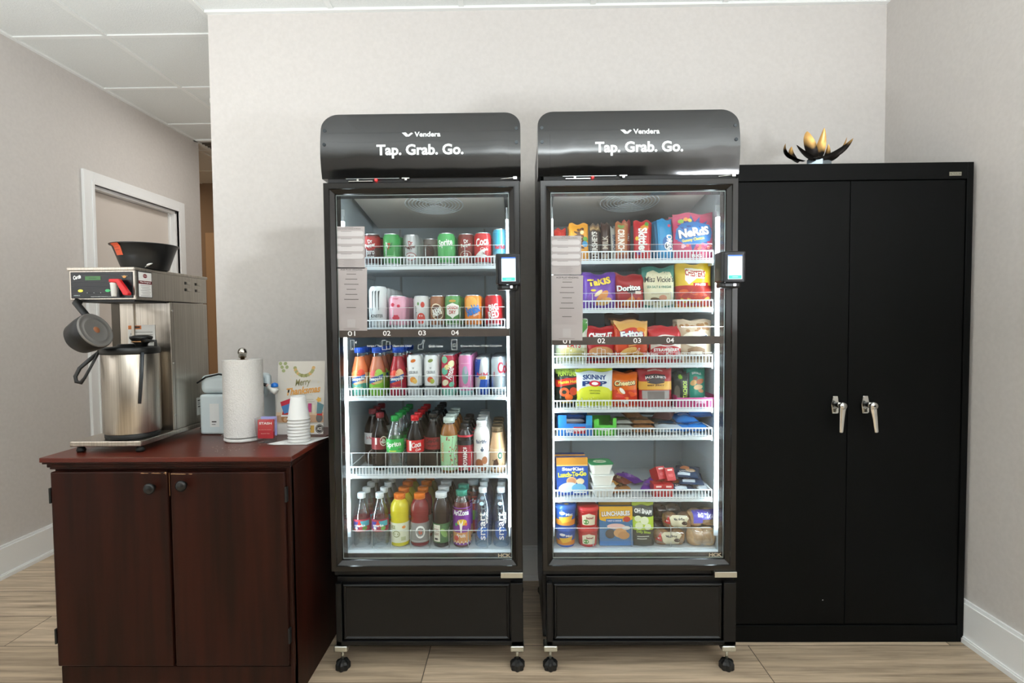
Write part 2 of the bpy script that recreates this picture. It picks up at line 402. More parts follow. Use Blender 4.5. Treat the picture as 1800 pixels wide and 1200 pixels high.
def fridge(dx, label, shelves, right):
    X0, X1 = -.6806 + dx, .0108 + dx; XC = (X0 + X1) / 2; YF = 1.87
    R = thing('drinks_fridge' if not right else 'snack_fridge', label, 'fridge', (XC, 2.16, 0))
    # insulated body as an open box
    B = MB(); xi0, xi1 = X0 + .035, X1 - .035; yb = 2.47
    B.box(X0 + .008, xi0, 1.93, yb, .095, 1.95, BLACK).box(xi1, X1 - .008, 1.93, yb, .095, 1.95, BLACK).box(xi0, xi1, 2.40, yb, .095, 1.95, BLACK)
    B.box(xi0, xi1, 1.93, 2.40, 1.73, 1.95, BLACK).box(xi0, xi1, 1.93, 2.40, .095, .39, BLACK)
    B.build('body', R, .002)
    B = MB(); e = .003
    B.box(xi0, xi0 + e, 1.93, 2.397, .39, 1.73, LINER).box(xi1 - e, xi1, 1.93, 2.397, .39, 1.73, LINER).box(xi0, xi1, 2.395, 2.4, .39, 1.73, LINER)
    B.box(xi0, xi1, 1.93, 2.397, .39, .408, LINER).box(xi0, xi1, 1.925, 1.945, .385, .412, WHITE)
    # sloping evaporator cover
    B.add([(xi0 + .03, 1.95, 1.728), (xi1 - .03, 1.95, 1.728), (xi1 - .03, 2.38, 1.665), (xi0 + .03, 2.38, 1.665), (xi0 + .03, 2.38, 1.728), (xi1 - .03, 2.38, 1.728)], [(0, 1, 2, 3), (3, 2, 5, 4), (0, 3, 4), (1, 5, 2)], M('cfc9c0', .5))
    B.box(xi0 + .12, xi0 + .128, 2.388, 2.395, .41, 1.66, M('a9b0b3', .5)).box(xi1 - .128, xi1 - .12, 2.388, 2.395, .41, 1.66, M('a9b0b3', .5))
    B.build('inner_liner', R)
    B = MB()
    for k in range(8):
        r = .018 + k * .0125; pts = []
        for q in range(33):
            a_ = 2 * PI * q / 32; x = XC + .012 + r * 1.05 * math.cos(a_); y = 2.09 + r * math.sin(a_); pts.append((x, y, 1.728 - (y - 1.95) * .1465 - .004))
        B.tube(pts, .0018, WIRE, 5)
    for q in range(4):
        a_ = PI / 4 + q * PI / 2; B.tube([(XC + .012, 2.09, 1.703), (XC + .012 + .11 * math.cos(a_), 2.09 + .105 * math.sin(a_), 1.703 - .0154 * math.sin(a_))], .0018, WIRE, 5)
    B.build('fan_grille', R)
    for sx in (xi0 + .004, xi1 - .018):
        B = MB().box(sx - .001, sx + .015, 1.936, 1.95, .50, 1.615, LED); B.build('led_tube', R)
    for sx in (xi0 + .003, xi1 - .019): MB().box(sx, sx + .016, 1.95, 1.956, .46, 1.66, WHITE).box(sx, sx + .016, 1.936, 1.952, 1.615, 1.635, WHITE).build('lamp_holder', R)
    # sign header
    Z0, Z1 = 1.7509, 1.9775; B = MB()
    yf = lambda z: YF + (.030 * ((z - 1.84) / .1375) ** 2 if z > 1.84 else .013 * ((1.84 - z) / .089) ** 2)
    curve_face(B, X0, X1, Z0, Z1, .055, yf, 1.95, GLOSSBLK)
    hd = B.build('header_sign', R)
    B = MB(); yf2 = lambda z: yf(z) - .0035
    curve_face(B, X0 + .042, X1 - .042, Z0 + .001, Z1 - .048, .04, yf2, YF + .06, GLOSSBLK); B.build('raised_panel', hd)
    for sx in (X0 + .014, X1 - .014):
        for sz in (1.915, 1.865):
            B = MB(); n = 12; B.add([(sx + .006 * math.cos(2 * PI * k / n), yf(sz) - .002, sz + .006 * math.sin(2 * PI * k / n)) for k in range(n)] + [(sx + .006 * math.cos(2 * PI * k / n), yf(sz) + .004, sz + .006 * math.sin(2 * PI * k / n)) for k in range(n)], [tuple(range(n))] + [(k, (k + 1) % n, (k + 1) % n + n, k + n) for k in range(n)], M('33383b', .2, .6))
            B.build('screw', hd)
    hm = lambda x, z, off: (XC + x, yf2(z) - off, z)
    wx = .0
    printed([('t', 'Tap. Grab. Go.', .0, 1.838, .30, .048, 'e6ecec', 0, .035)], 1, 1, hm, 'tagline', hd, L=.02)
    S = [('t', 'Vendera', .026, 1.8965, .09, .0185, 'e6ecec', 0, .03)]
    S += [('p', [(-.063, 1.903), (-.057, 1.903), (-.0435, 1.8885), (-.0485, 1.8885)], 'e6ecec'), ('p', [(-.0435, 1.8885), (-.0375, 1.8885), (-.0235, 1.9), (-.030, 1.903), (-.0415, 1.8945)], 'e6ecec'), ('p', [(-.057, 1.9035), (-.049, 1.9035), (-.038, 1.8925), (-.045, 1.889)], 'e6ecec')]
    printed(S, 1, 1, hm, 'brand_lettering', hd, L=.02)
    # control strip under the header
    B = MB().box(X0 + .02, X1 - .01, 1.885, 1.93, 1.735, 1.751, RUBBER); ctl = B.build('control_strip', R)
    B = MB().box(X0 + .085, X0 + .27, 1.876, 1.885, 1.7485, 1.7495, ALU).box(X0 + .095, X0 + .18, 1.872, 1.885, 1.7385, 1.7405, CHROME).box(X0 + .28, X0 + .306, 1.873, 1.885, 1.747, 1.75, CHROME).box(X0 + .290, X0 + .298, 1.873, 1.885, 1.741, 1.747, CHROME).box(X0 + .124, X0 + .13, 1.873, 1.885, 1.74, 1.748, CHROME)
    B.build('bracket', ctl)
    MB().box(X0 + .186, X0 + .192, 1.874, 1.885, 1.742, 1.748, emit('red_led', (1, .02, .02, 1), 4)).build('red_light', ctl)
    B = MB(); B.tube([(X1 - .07, 1.88, 1.743), (X1 - .02, 1.878, 1.747)], .0015, CHROME, 6); B.box(X1 - .026, X1 - .014, 1.872, 1.89, 1.741, 1.749, CHROME); B.build('hinge_pin', ctl)
    # door
    D = MB().rectloop(X0 + .006, X1 - .004, .366, 1.735, [(0, 1.926), (0, 1.874), (.002, 1.871), (.018, 1.871), (.0195, 1.868), (.021, 1.868), (.0225, 1.873), (.036, 1.884), (.038, 1.888), (.04, 1.90), (.044, 1.925), (0, 1.926)], DOORBLK).build('door', R)
    gx0, gx1, gz0, gz1 = X0 + .045, X1 - .043, .404, 1.696
    MB().box(gx0 - .004, gx1 + .004, 1.894, 1.898, gz0, gz1, GLASS).build('glass_pane', D)
    MB().rectloop(gx0 - .002, gx1 + .002, gz0 + .001, gz1 + .001, [(0, 1.893), (0, 1.8905), (.0028, 1.8905), (.0028, 1.893)], M('8e9896', .3, .5)).build('glass_edge', D)
    yg = 1.8935
    # black strip with the step numbers
    if not right: zb = (1.2265, 1.1985); nx = (618, 680, 742, 800); ny = 587; iy = 608
    else: zb = (1.1935, 1.1655); nx = (996, 1057, 1120, 1178); ny = 602; iy = 622
    S = [('r', gx0, zb[1], gx1, zb[0], '453c36')]
    for px, s_ in zip(nx, ('01', '02', '03', '04')):
        p = W(px, ny, yg); S.append(('t', s_, p.x, (zb[0] + zb[1]) / 2, .0265, .0175, 'e8e8e6', 0, .01))
    printed(S, 1, 1, flatmap(0, yg, 0), 'number_strip', D, L=.5)
    wc = 'dfe6e8'; pi_ = lambda S, nm: printed(S, 1, 1, flatmap(0, yg, 0), nm, D, L=.5, step=.00001)
    for px, s_, ww in ((668, 'Swipe / Tap', .052), (707, 'Open the Door', .068), (766, 'Grab Items', .05), (846, 'Close the Door, Order Complete', .145)):
        p = W(px + (378 if right else 0), iy, yg); pi_([('t', s_, p.x - (.02 if px == 668 else 0), p.z, ww, .009, wc, 0, 0.01)], 'step_text')
    def ol(x0, z0, x1, z1, t=.0011): return [('r', x0, z0, x1, z0 + t, wc), ('r', x0, z1 - t, x1, z1, wc), ('r', x0, z0, x0 + t, z1, wc), ('r', x1 - t, z0, x1, z1, wc)]
    q = [W(px + (378 if right else 0), iy - 2, yg) for px in (620, 679, 741, 799)]
    pi_(ol(q[0].x - .008, q[0].z - .017, q[0].x + .006, q[0].z + .017) + [('e', q[0].x - .001, q[0].z - .012, .002, .002, wc), ('p', [(q[0].x + .008, q[0].z + .008), (q[0].x + .014, q[0].z + .014), (q[0].x + .013, q[0].z + .004)], wc)], 'step_icon')
    pi_(ol(q[1].x - .015, q[1].z - .017, q[1].x + .001, q[1].z + .017) + ol(q[1].x, q[1].z - .015, q[1].x + .014, q[1].z + .012), 'step_icon')
    pts = [(-.012, -.014), (.004, -.016), (.006, .002), (.012, .016), (.008, .017), (0, .003), (-.012, 0)]
    S = []
    for i in range(7):
        a_, b_ = pts[i], pts[(i + 1) % 7]; dx_, dz_ = b_[0] - a_[0], b_[1] - a_[1]; l_ = math.hypot(dx_, dz_); nx_, nz_ = -dz_ / l_ * .0005, dx_ / l_ * .0005
        S.append(('p', [(q[2].x + a_[0] + nx_, q[2].z + a_[1] + nz_), (q[2].x + b_[0] + nx_, q[2].z + b_[1] + nz_), (q[2].x + b_[0] - nx_, q[2].z + b_[1] - nz_), (q[2].x + a_[0] - nx_, q[2].z + a_[1] - nz_)], wc))
    pi_(S, 'step_icon')
    pi_(ol(q[3].x - .011, q[3].z - .017, q[3].x + .009, q[3].z + .019) + ol(q[3].x - .006, q[3].z - .006, q[3].x + .004, q[3].z + .004), 'step_icon')
    printed([('t', 'HCK', gx1 - .026, .4145, .046, .013, 'a89c86', 0, .05)], 1, 1, flatmap(0, yg, 0), 'maker_badge', D, L=.5)
    # two notices
    B = MB(); C1 = W(614.5, 435, yg) if not right else W(994.5, 448.5, yg); sheet_tex(B, C1.x, C1.z, .108, .147 if not right else .135, yg - .001, -.01, 0)
    tag(B.build('notice', D), 'upper pale notice with four rounded text boxes')
    B = MB(); C2 = W(618, 525.5, yg) if not right else W(996.5, 541, yg); sheet_tex(B, C2.x, C2.z, .111, .222 if not right else .228, yg - .001, -.015, 1)
    tag(B.build('notice', D), 'lower longer notice headed with a vending company name')
    B = MB().box(X0 + .003, X0 + .016, 1.866, 1.89, .347, .352, BLACK)
    MB().box(X1 - .082, X1 - .004, 1.862, 1.905, .346, .366, ZINC).build('lower_hinge', R, .0015)
    # card reader
    c0 = X1 - .087; c1 = X1 - .004; 
    T = MB().box(c0, c1, 1.806, 1.868, 1.375, 1.478, BLKPL).box(c0 + .004, c1 - .01, 1.825, 1.868, 1.357, 1.378, BLKPL).build('card_reader', R, .006, seg=3)
    MB().box(c0 + .009, c1 - .006, 1.8, 1.81, 1.373, 1.474, M('20242a', .08)).build('bezel', T, .004, seg=3)
    sc0, sc1 = c0 + .02, c1 - .016; sz0, sz1 = 1.384, 1.464
    MB().box(sc0, sc1, 1.7992, 1.8, sz0, sz1, emit('screen', (.62, .72, .78, 1), .75)).build('screen', T)
    S = [('r', -1, -1, 1, 1, emit('screen_white', (.62, .72, .78, 1), .75)), ('r', -1, .88, 1, 1, emit('screen_blue', (.05, .15, .5, 1), .6)), ('r', -.9, -.96, .9, -.68, emit('screen_teal', (.05, .55, .42, 1), .6)), ('r', -.4, -.84, .4, -.8, 'dfe9e6')]
    S += [('r', -.85, .8, -.55, .82, '7a868c')]
    printed(S, (sc1 - sc0) / 2, (sz1 - sz0) / 2, flatmap((sc0 + sc1) / 2, 1.7992, (sz0 + sz1) / 2), 'screen_picture', T, L=1)
    MB().box(c0 + .02, c0 + .044, 1.822, 1.83, 1.363, 1.371, M('555d63', .3)).box(c0 + .048, c0 + .056, 1.82, 1.83, 1.363, 1.371, emit('reader_light', (.9, .95, 1, 1), 1.5)).build('card_slot', T)
    # base
    bx0, bx1 = X0 + .02, X1 - .004
    B = MB().box(bx0, bx1, 1.89, 1.93, .1, .34, BLACK).box(X0 + .008, X1 - .008, 1.9, 1.93, .34, .37, RUBBER)
    B.box(bx0, bx0 + .022, 1.868, 1.89, .1, .325, BLACK).box(bx1 - .044, bx1, 1.868, 1.89, .1, .325, BLACK).box(bx0, bx1, 1.868, 1.89, .1, .116, BLACK)
    B.build('base', R, .003)
    B = MB().rectloop(bx0 + .026, bx1 - .048, .118, .318, [(0, 1.89), (0, 1.876), (.003, 1.873), (.006, 1.873), (.012, 1.878)], BLACK).box(bx0 + .037, bx1 - .059, 1.876, 1.89, .129, .307, BLACK)
    B.build('kick_panel', R)
    for fx in (bx0 + .013, bx1 - .022):
        for fy in (1.895, 2.43):
            F = MB().box(fx - .025, fx + .025, fy - .025, fy + .025, .073, .095, ZINC).build('foot', R, .006, seg=3)
            MB().lathe([(.005, .03), (.005, .075)], ZINC, 12, (fx, fy, 0)).build('bolt', F)
            B = MB(); prof = []
            n = 28; vs = []
            for z in (0.0, .004, .022, .03, .036):
                for k in range(n):
                    a_ = 2 * PI * k / n; r = (.0245 + .0025 * math.cos(7 * a_)) * {0.0: .9, .004: 1, .022: 1, .03: .8, .036: .35}[z]; vs.append((fx + r * math.sin(a_), fy - r * math.cos(a_), z))
            B.add(vs, [(i * n + k, i * n + (k + 1) % n, (i + 1) * n + (k + 1) % n, (i + 1) * n + k) for i in range(4) for k in range(n)] + [tuple(range(n))[::-1], tuple(4 * n + k for k in range(n))], RUBBER, False)
            B.build('levelling_knob', F)
    # shelves
    for zs, gh, nd in shelves:
        x0, x1 = X0 + .055, X1 - .062; B = MB()
        if zs > .45:
            B.box(x0, x1, 1.962, 2.36, zs - .005, zs, WHITE).box(x0 - .003, x1 + .003, 1.952, 1.966, zs - .013, zs - .001, WHITE)
            n = 49
            for k in range(n + 1):
                x = x0 + (x1 - x0) * k / n; B.box(x - .0014, x + .0014, 1.951, 1.954, zs - .002, zs + .031, WIRE)
            B.box(x0 - .001, x1 + .001, 1.95, 1.955, zs + .028, zs + .0325, WIRE).box(x0 - .001, x1 + .001, 1.95, 1.955, zs + .001, zs + .004, WIRE)
            for x in (x0, x1): B.tube([(x, 1.953, zs + .03), (x, 2.15, zs + .03), (x, 2.35, zs + .03)], .002, WIRE, 6)
            for x in (x0 - .006, x1 + .002): B.box(x, x + .006, 1.965, 2.36, zs - .02, zs - .006, WHITE)
        else:
            B.box(x0 - .012, x1 + .012, 1.955, 2.36, zs - .002, zs, WHITE)
        sh = B.build('shelf', R)
        if gh:
            MB().box(x0, x1, 1.9585, 1.9605, zs + .002, zs + gh, ACRYL).build('front_guard', sh)
            MB().box(x0, x1, 1.9580, 1.9612, zs + gh, zs + gh + .0012, M('dfe4e2', .2)).build('guard_edge', sh)
        for k in range(1, nd):
            x = x0 + (x1 - x0) * k / nd; zt = zs + gh * .8 + .015
            MB().tube([(x, 1.969, zs + .001), (x, 1.969, zt - .01), (x, 1.972, zt - .003), (x, 1.985, zt), (x, 2.34, zt)], .0014, ALU, 6).build('lane_divider', sh)
    return R
SL = [1.455, 1.228, .978, .69, .409]
SRz = [1.468, 1.291, 1.091, .929, .826, .599, .411]
GHL = [.072, .06, .07, .065, .065]
fridge(0, 'black glass-door fridge full of canned and bottled drinks, beside the wooden cabinet', [(SL[0], .072, 8), (SL[1], .075, 7), (SL[2], .075, 9), (SL[3], .08, 9), (SL[4], .07, 8)], False)
fridge(.7511, 'black glass-door fridge full of snack bags, beside the black steel cupboard', [(SRz[0], .055, 0), (SRz[1], .058, 4), (SRz[2], .04, 5), (SRz[3], .0, 0), (SRz[4], .0, 0), (SRz[5], .0, 0), (SRz[6], .075, 4)], True)

# ------------------------------------------------------------ cans and bottles
def can_prof(r, h): return [(r * .72, .0015), (r * .8, 0), (r * .83, .002), (r, .012), (r, h - .013), (r * .84, h - .003), (r * .86, h - .001), (r * .84, h), (r * .8, h - .001), (r * .78, h - .005), (0, h - .005)]
def make_can(name, r, h, col, prints, label, rough=.3, metal=.0):
    t = thing(name, label, 'can'); p = can_prof(r, h)
    bm_ = M(col, rough, metal)
    MB().lathe([(p[0][0], p[0][1], ALU), p[1], p[2], (p[3][0], p[3][1], bm_), p[4], (p[5][0], p[5][1], ALU)] + p[6:], ALU, 30).build('can_body', t)
    MB().box(-.007, .007, -.016, .006, h - .0045, h - .003, ALU).build('pull_tab', t)
    if prints: printed(prints, r, h, lathemap(p), 'printed_label', t)
    return t
def make_bottle(name, prof, liquid, fill, cap, capr, label_band, prints, label, clear=PET, caph=.014, seg=26):
    """prof [(r,z)] to the neck top; liquid colour material shown up to fill"""
    t = thing(name, label, 'bottle'); top = prof[-1][1]
    if liquid is None:
        MB().lathe([(p[0], p[1]) for p in prof], clear, seg, caps=False).build('bottle_body', t)
    else:
        pr = []
        for i, p in enumerate(prof):
            pr.append((p[0], p[1], liquid if p[1] < fill else clear))
        B = MB().lathe(pr, liquid, seg, caps=False)
        rf = next((prof[i][0] for i in range(len(prof)) if prof[i][1] >= fill), prof[-1][0])
        B.lathe([(rf * .97, fill * .995), (0, fill * .995)], liquid, seg, caps=False); B.build('bottle_body', t)
    B = MB().lathe([(capr, top - .002), (capr, top + caph - .0015), (capr - .0015, top + caph), (0, top + caph)], cap, 18)
    for k in range(18):
        a = 2 * PI * k / 18; B.box(capr * math.sin(a) - .0006, capr * math.sin(a) + .0006, -capr * math.cos(a) - .0006, -capr * math.cos(a) + .0006, top - .001, top + caph - .002, cap)
    B.lathe([(capr + .0005, top - .006), (capr + .0005, top - .003)], cap, 18)
    B.build('cap', t)
    if label_band:
        z0, z1, col = label_band; mp_ = lathemap(prof); n = 26; vs = []
        zz = [z0 + (z1 - z0) * k / 6 for k in range(7)]; R0 = max(p[0] for p in prof)
        for z in zz:
            for k in range(n): vs.append(mp_(2 * PI * k / n * R0, z, .0003))
        MB().add(vs, [(i * n + k, i * n + (k + 1) % n, (i + 1) * n + (k + 1) % n, (i + 1) * n + k) for i in range(6) for k in range(n)], M(col, .4), True).build('label_sleeve', t)
    if prints: printed(prints, max(p[0] for p in prof), top, lathemap(prof), 'printed_label', t, step=.0002)
    return t
def soda(r, h):
    z = lambda f: f * h
    return [(r * .55, 0), (r * .82, .003), (r * .93, z(.07)), (r, z(.18)), (r * .93, z(.32)), (r * .97, z(.36)), (r, z(.42)), (r, z(.64)), (r * .96, z(.68)), (r * .8, z(.77)), (r * .58, z(.85)), (r * .42, z(.92)), (.0125, z(.955)), (.0125, z(1))]
def gator(r, h):
    z = lambda f: f * h
    return [(r * .7, 0), (r * .95, .004), (r, .012), (r, z(.5)), (r * .93, z(.53)), (r * .98, z(.56)), (r * .93, z(.59)), (r, z(.63)), (r, z(.78)), (r * .9, z(.87)), (r * .62, z(.95)), (.0185, z(.97)), (.0185, z(1))]
def tea(r, h):
    z = lambda f: f * h
    return [(r * .7, 0), (r * .94, .004), (r, .012), (r, z(.74)), (r * .96, z(.78)), (r * .84, z(.86)), (r * .6, z(.94)), (.018, z(.97)), (.018, z(1))]
def slimb(r, h):
    z = lambda f: f * h
    return [(r * .7, 0), (r * .95, .004), (r, .014), (r, z(.7)), (r * .92, z(.78)), (r * .7, z(.86)), (r * .5, z(.93)), (.013, z(.95)), (.013, z(1))]
def waterb(r, h):
    z = lambda f: f * h; o = [(r * .7, 0), (r * .93, .004)]
    for k in range(5): o += [(r, z(.07 + .07 * k)), (r * .965, z(.1 + .07 * k))]
    o += [(r, z(.42)), (r, z(.62)), (r * .93, z(.68)), (r * .7, z(.8)), (r * .45, z(.9)), (.0125, z(.95)), (.0125, z(1))]
    return o
def snap(r, h):
    z = lambda f: f * h
    return [(r * .8, 0), (r * .97, .003), (r, .01), (r, z(.52)), (r * .94, z(.6)), (r * .72, z(.75)), (r * .56, z(.88)), (.017, z(.94)), (.017, z(1))]
ORD = ['front', 'second', 'third', 'fourth', 'fifth', 'sixth']
def lane(t, px, Z, Y0, n, pitch, what, where, grp, py=600, X=None):
    X = XA(px, Y0, py) if X is None else X
    t.location = (X, Y0, Z); t['label'] = what + ' on the ' + where + ', front of row'; t['group'] = grp
    if n <= 1: t['label'] = what + ' on the ' + where
    for k in range(1, n):
        dup(t, (X, Y0 + k * pitch, Z), what + ' on the ' + where + ', ' + ORD[k] + ' in row', grp, (0, 0, random.uniform(-.25, .25)))
SH = [a + ' drinks shelf' for a in ('top', 'second', 'middle', 'fourth', 'bottom')]
R12, H12 = .0325, .121
wt = 'f2f2ee'
def drp(c2, x): return [('e', .05, .68, .72, .2, c2, 0), ('t', 'Dr', .05, .76, .5, .12, wt, 12, .03), ('t', 'Pepper', .05, .63, 1.15, .14, wt, 12, .03)] + x
Z = SL[0]; G = 'cans on the top shelf'; wh = SH[0]; YY = 2.0
lane(make_can('soda_can', R12, H12, '4d2522', [('r', -1.5, .58, 1.5, .92, 'a3231f')] + drp('b5221e', [('t', 'zero', .05, .42, .9, .12, wt, 0, .02), ('t', 'SUGAR', .05, .3, .9, .06, wt, 0, .02)]), ''), 654, Z, YY, 5, .067, 'maroon and red zero sugar soda can', wh, G, 440)
lane(make_can('soda_can', R12, H12, '3c9a4d', [('p', [(-.55, .72), (-.35, .72), (-.2, .58), (-.3, .54)], 'dfeadb'), ('p', [(.1, .54), (.3, .72), (.2, .72), (-.05, .54)], '2a6c34'), ('t', '7', -.1, .6, .3, .2, 'c8352c', 0, .03), ('r', -.7, .3, .7, .32, 'b9e3b4')], ''), 689, Z, YY, 5, .067, 'plain dark green soda can with tick marks', wh, G, 440)
lane(make_can('soda_can', R12, H12, 'b9babb', [('t', 'Dr', .05, .73, .5, .14, 'a32825', 12, .03), ('t', 'Pepper', .05, .6, 1.2, .15, '6d2622', 12, .03), ('e', .05, .32, .62, .12, 'a32825'), ('e', .05, .32, .55, .1, 'dcdcdc'), ('t', 'diet', .05, .32, .7, .1, 'a32825')], '', metal=.3), 724, Z, YY + .03, 5, .067, 'silver diet soda can with dark red lettering', wh, G, 440)
lane(make_can('soda_can', R12, H12, '9b8f87', [('e', 0, .55, .6, .25, '6c4a42')], ''), 757, Z, YY + .13, 3, .067, 'dull brownish grey can set back', wh, G, 440)
lane(make_can('soda_can', R12, H12, '55b565', [('t', 'Sprite', 0, .68, 1.7, .26, wt, 8, .03), ('r', -.8, .2, .8, .215, 'bde8b8')], ''), 785, Z, YY, 5, .067, 'light green soda can with big white lettering', wh, G, 440)
lane(make_can('soda_can', R12, H12, '7e352d', drp('8e2a24', [('e', 0, .35, .65, .12, 'd7bfae'), ('e', 0, .35, .58, .1, '8e2a24'), ('t', '23', 0, .35, .5, .1, wt)]), ''), 820, Z, YY + .02, 5, .067, 'brown-red soda can with a small oval badge', wh, G, 440)
lane(make_can('soda_can', R12, H12, 'cc2a2c', [('t', 'Coca', -.05, .72, 1.5, .24, wt, 12, .03, .3), ('p', [(-.9, .3), (-.1, .48), (.6, .5), (.2, .42), (-.1, .34), (.5, .3), (.1, .22)], wt), ('t', 'Cola', .2, .5, .9, .1, 'f0d8d4', 0, .02, .3)], ''), 849, Z, YY, 5, .067, 'bright red cola can with white script', wh, G, 440)
lane(make_can('energy_drink_can', .0265, .134, '6cbcd9', [('p', [(-1.4, .3), (0, .45), (0, .95), (-1.4, .95)], '3aa3c4'), ('t', 'Red Bull', 0, .5, 1.4, .11, 'c2263a', 0, .04), ('r', -1.4, .05, 1.4, .3, 'd5dde0')], '', metal=.2), 879, Z, YY - .005, 5, .056, 'slim pale blue energy drink can', wh, G, 440)

Z = SL[1]; G = 'cans on the second shelf'; wh = SH[1]; ys = 540
mon = [('p', [(x, .42 + .1 * (i % 2)), (x + .07, .46), (x + .1, .86 - .03 * i), (x + .17, .9), (x - .02, .87)], '2c3133') for i, x in enumerate((-.45, -.1, .25))]
lane(make_can('energy_drink_can', .033, .156, 'e4e7e7', mon + [('t', 'MONSTER', 0, .3, 1.5, .075, '3c4446', 0, .02), ('t', 'ENERGY', 0, .2, .8, .03, '6b7375')], ''), 665, Z, YY, 5, .068, 'tall white can with three black claws', wh, G, ys)
def berries(c): 
    o = []
    for cx, cz, s in ((-.35, .72, .22), (.3, .68, .18), (.02, .32, .36)):
        for k in range(7):
            a = PI * 2 * k / 6; o.append(('e', cx + (s * .6 * math.cos(a) if k < 6 else 0), cz + (s * .16 * math.sin(a) if k < 6 else 0), s * .42, s * .115, c))
    return o
lane(make_can('soda_can', R12, H12, 'e9a9bd', berries('c92945') + [('t', 'poppi', 0, .9, .6, .05, 'c92945')], ''), 699, Z, YY, 5, .067, 'pink can printed with red raspberries', wh, G, ys)
lane(make_can('soda_can', R12 * .92, H12, 'd6d6d3', [('e', .3, .72, .25, .09, 'cf4433'), ('e', -.25, .75, .12, .05, '5d8f4a'), ('e', .1, .3, .5, .17, 'd1402f'), ('t', 'olipop', -.6, .5, 1.4, .09, '3a4a44', 90), ('r', -.1, .36, .25, .4, wt)], ''), 741, Z, YY + .02, 5, .067, 'white can printed with a cherry', wh, G, ys)
lane(make_can('soda_can', R12 * .9, H12, '99613e', [('e', 0, .5, .8, .26, 'e7d6b8', 20), ('e', 0, .5, .72, .22, '5d3a26', 20), ('t', 'A&W', 0, .5, 1.25, .24, wt, 22, .04)], ''), 770, Z, YY + .02, 5, .067, 'brown root beer can with an oval emblem', wh, G, ys)
lane(make_can('soda_can', R12 * .95, H12, '4f8c46', [('p', [(-.8, .68), (0, .76), (.8, .68), (.75, .42), (.2, .34), (0, .28), (-.2, .34), (-.75, .42)], 'f0efe6'), ('t', 'CANADA', 0, .62, 1.35, .1, 'c03a31', 0, .03), ('t', 'DRY', 0, .48, .8, .11, 'c03a31', 0, .03), ('e', 0, .82, .4, .04, 'c9a44a'), ('r', -.9, .12, .9, .14, 'cfe6c4')], ''), 797, Z, YY, 5, .067, 'green ginger ale can with a white shield', wh, G, ys)
lane(make_can('soda_can', R12, H12, 'f08a2c', [('e', -.2, .75, .7, .2, 'f8b253'), ('t', 'Sunkist', 0, .55, 1.7, .3, '2168b2', 22, .06), ('t', 'Sunkist', 0, .55, 1.65, .27, '2c7fd0', 22, .03), ('t', 'ORANGE', .4, .4, .7, .06, wt, 22)], ''), 832, Z, YY, 5, .067, 'orange soda can with blue slanted lettering', wh, G, ys)
lane(make_can('soda_can', R12, H12, 'b3131b', [('s', 0, .5, .95, 9, 'd5303a'), ('t', 'BIG', 0, .62, 1.1, .2, wt, 10, .04), ('t', 'RED', 0, .4, 1.2, .22, wt, 10, .04), ('r', -.7, .1, .7, .13, 'e8b0b0')], ''), 868, Z, YY, 5, .067, 'dark red soda can with white burst lettering', wh, G, ys)

Z = SL[2]; G = 'bottles and cans on the middle shelf'; wh = SH[2]; ys = 660
BLUE = M('1f4fb4', .35)
def snapple(liq, top_, low, txt, what, px, fr):
    pr = [('r', -1.5, .02, 1.5, .3, low), ('e', -.25, .42, .65, .16, fr[0]), ('e', .4, .47, .5, .14, fr[1]), ('e', .1, .36, .7, .08, fr[2]), ('p', [(-.95, .27), (.85, .38), (.9, .5), (-.9, .39)], '1b4f8f'), ('t', 'Snapple', 0, .385, 1.6, .09, wt, 7, .035), ('t', txt, 0, .2, 1.1, .035, 'f1e9b0')]
    lane(make_bottle('juice_bottle', snap(.031, .166), M(liq, .12), .13, BLUE, .0195, (.003, .088, top_), pr, '', clear=PET), px, Z, 2.0, 4, .065, what, wh, G, ys)
snapple('d9784a', 'e8b48f', '56a290', 'mango tea', 'blue-capped juice bottle with peach and teal label', 633, ('ef8a4a', 'd8452c', 'f3c49a'))
snapple('b66d50', '8fb848', '7fbf3c', 'kiwi strawberry', 'blue-capped juice bottle with a green kiwi label', 664, ('c94f4a', '9cc650', 'd7c27a'))
snapple('a2232d', '96212c', 'a91c3d', 'fruit punch', 'blue-capped juice bottle with a dark red label', 700, ('d9412c', 'e0b183', 'c2352c'))
def slim(col, prints, what, px, dz=0, h=.1515, r=.0275, n=5, **k): lane(make_can('slim_drink_can', r, h, col, prints, '', **k), px, Z, 2.0, n, .058, what, wh, G, ys)
cel = lambda a, b: [('e', .0, .86, .35, .04, a, 20), ('t', 'CELSIUS', 0, .58, 1.2, .065, '52585a', 0, .01), ('p', [(-.15, .7), (.15, .7), (.05, .66), (-.05, .66)], 'a6acac'), ('e', -.05, .4, .4, .07, b[0]), ('e', .2, .36, .3, .06, b[1]), ('r', -1.5, .17, 1.5, .25, '4a4d50'), ('r', -1.5, .0, 1.5, .17, 'c8ccce'), ('r', -.8, .2, .6, .215, 'b0b3b5')]
slim('e9eaea', cel('e07a35', ('e99a43', 'ecc46a')), 'slim white energy can with an orange slice', 729)
slim('e9eaea', cel('8c9a58', ('df6a45', 'a9b54a')), 'slim white energy can with a melon slice', 759)
slim('b5273f', [('e', -.5, .88, .45, .09, '7fbf9a', 30), ('e', .5, .78, .5, .08, 'e9e2b6', 35), ('e', -.5, .6, .5, .09, '62b59a', 30), ('e', -.1, .7, .4, .06, 'e6d48e', 40), ('e', -.4, .32, .5, .07, 'e7e0c0', 30), ('e', .5, .28, .4, .06, '77bfa0', 30), ('r', -1.5, .0, 1.5, .16, '8fd0bd'), ('t', 'Arnold', .25, .55, .55 * 3.2, .16, wt, 75, .02, .3)], 'slim crimson can with green leaf shapes', 789)
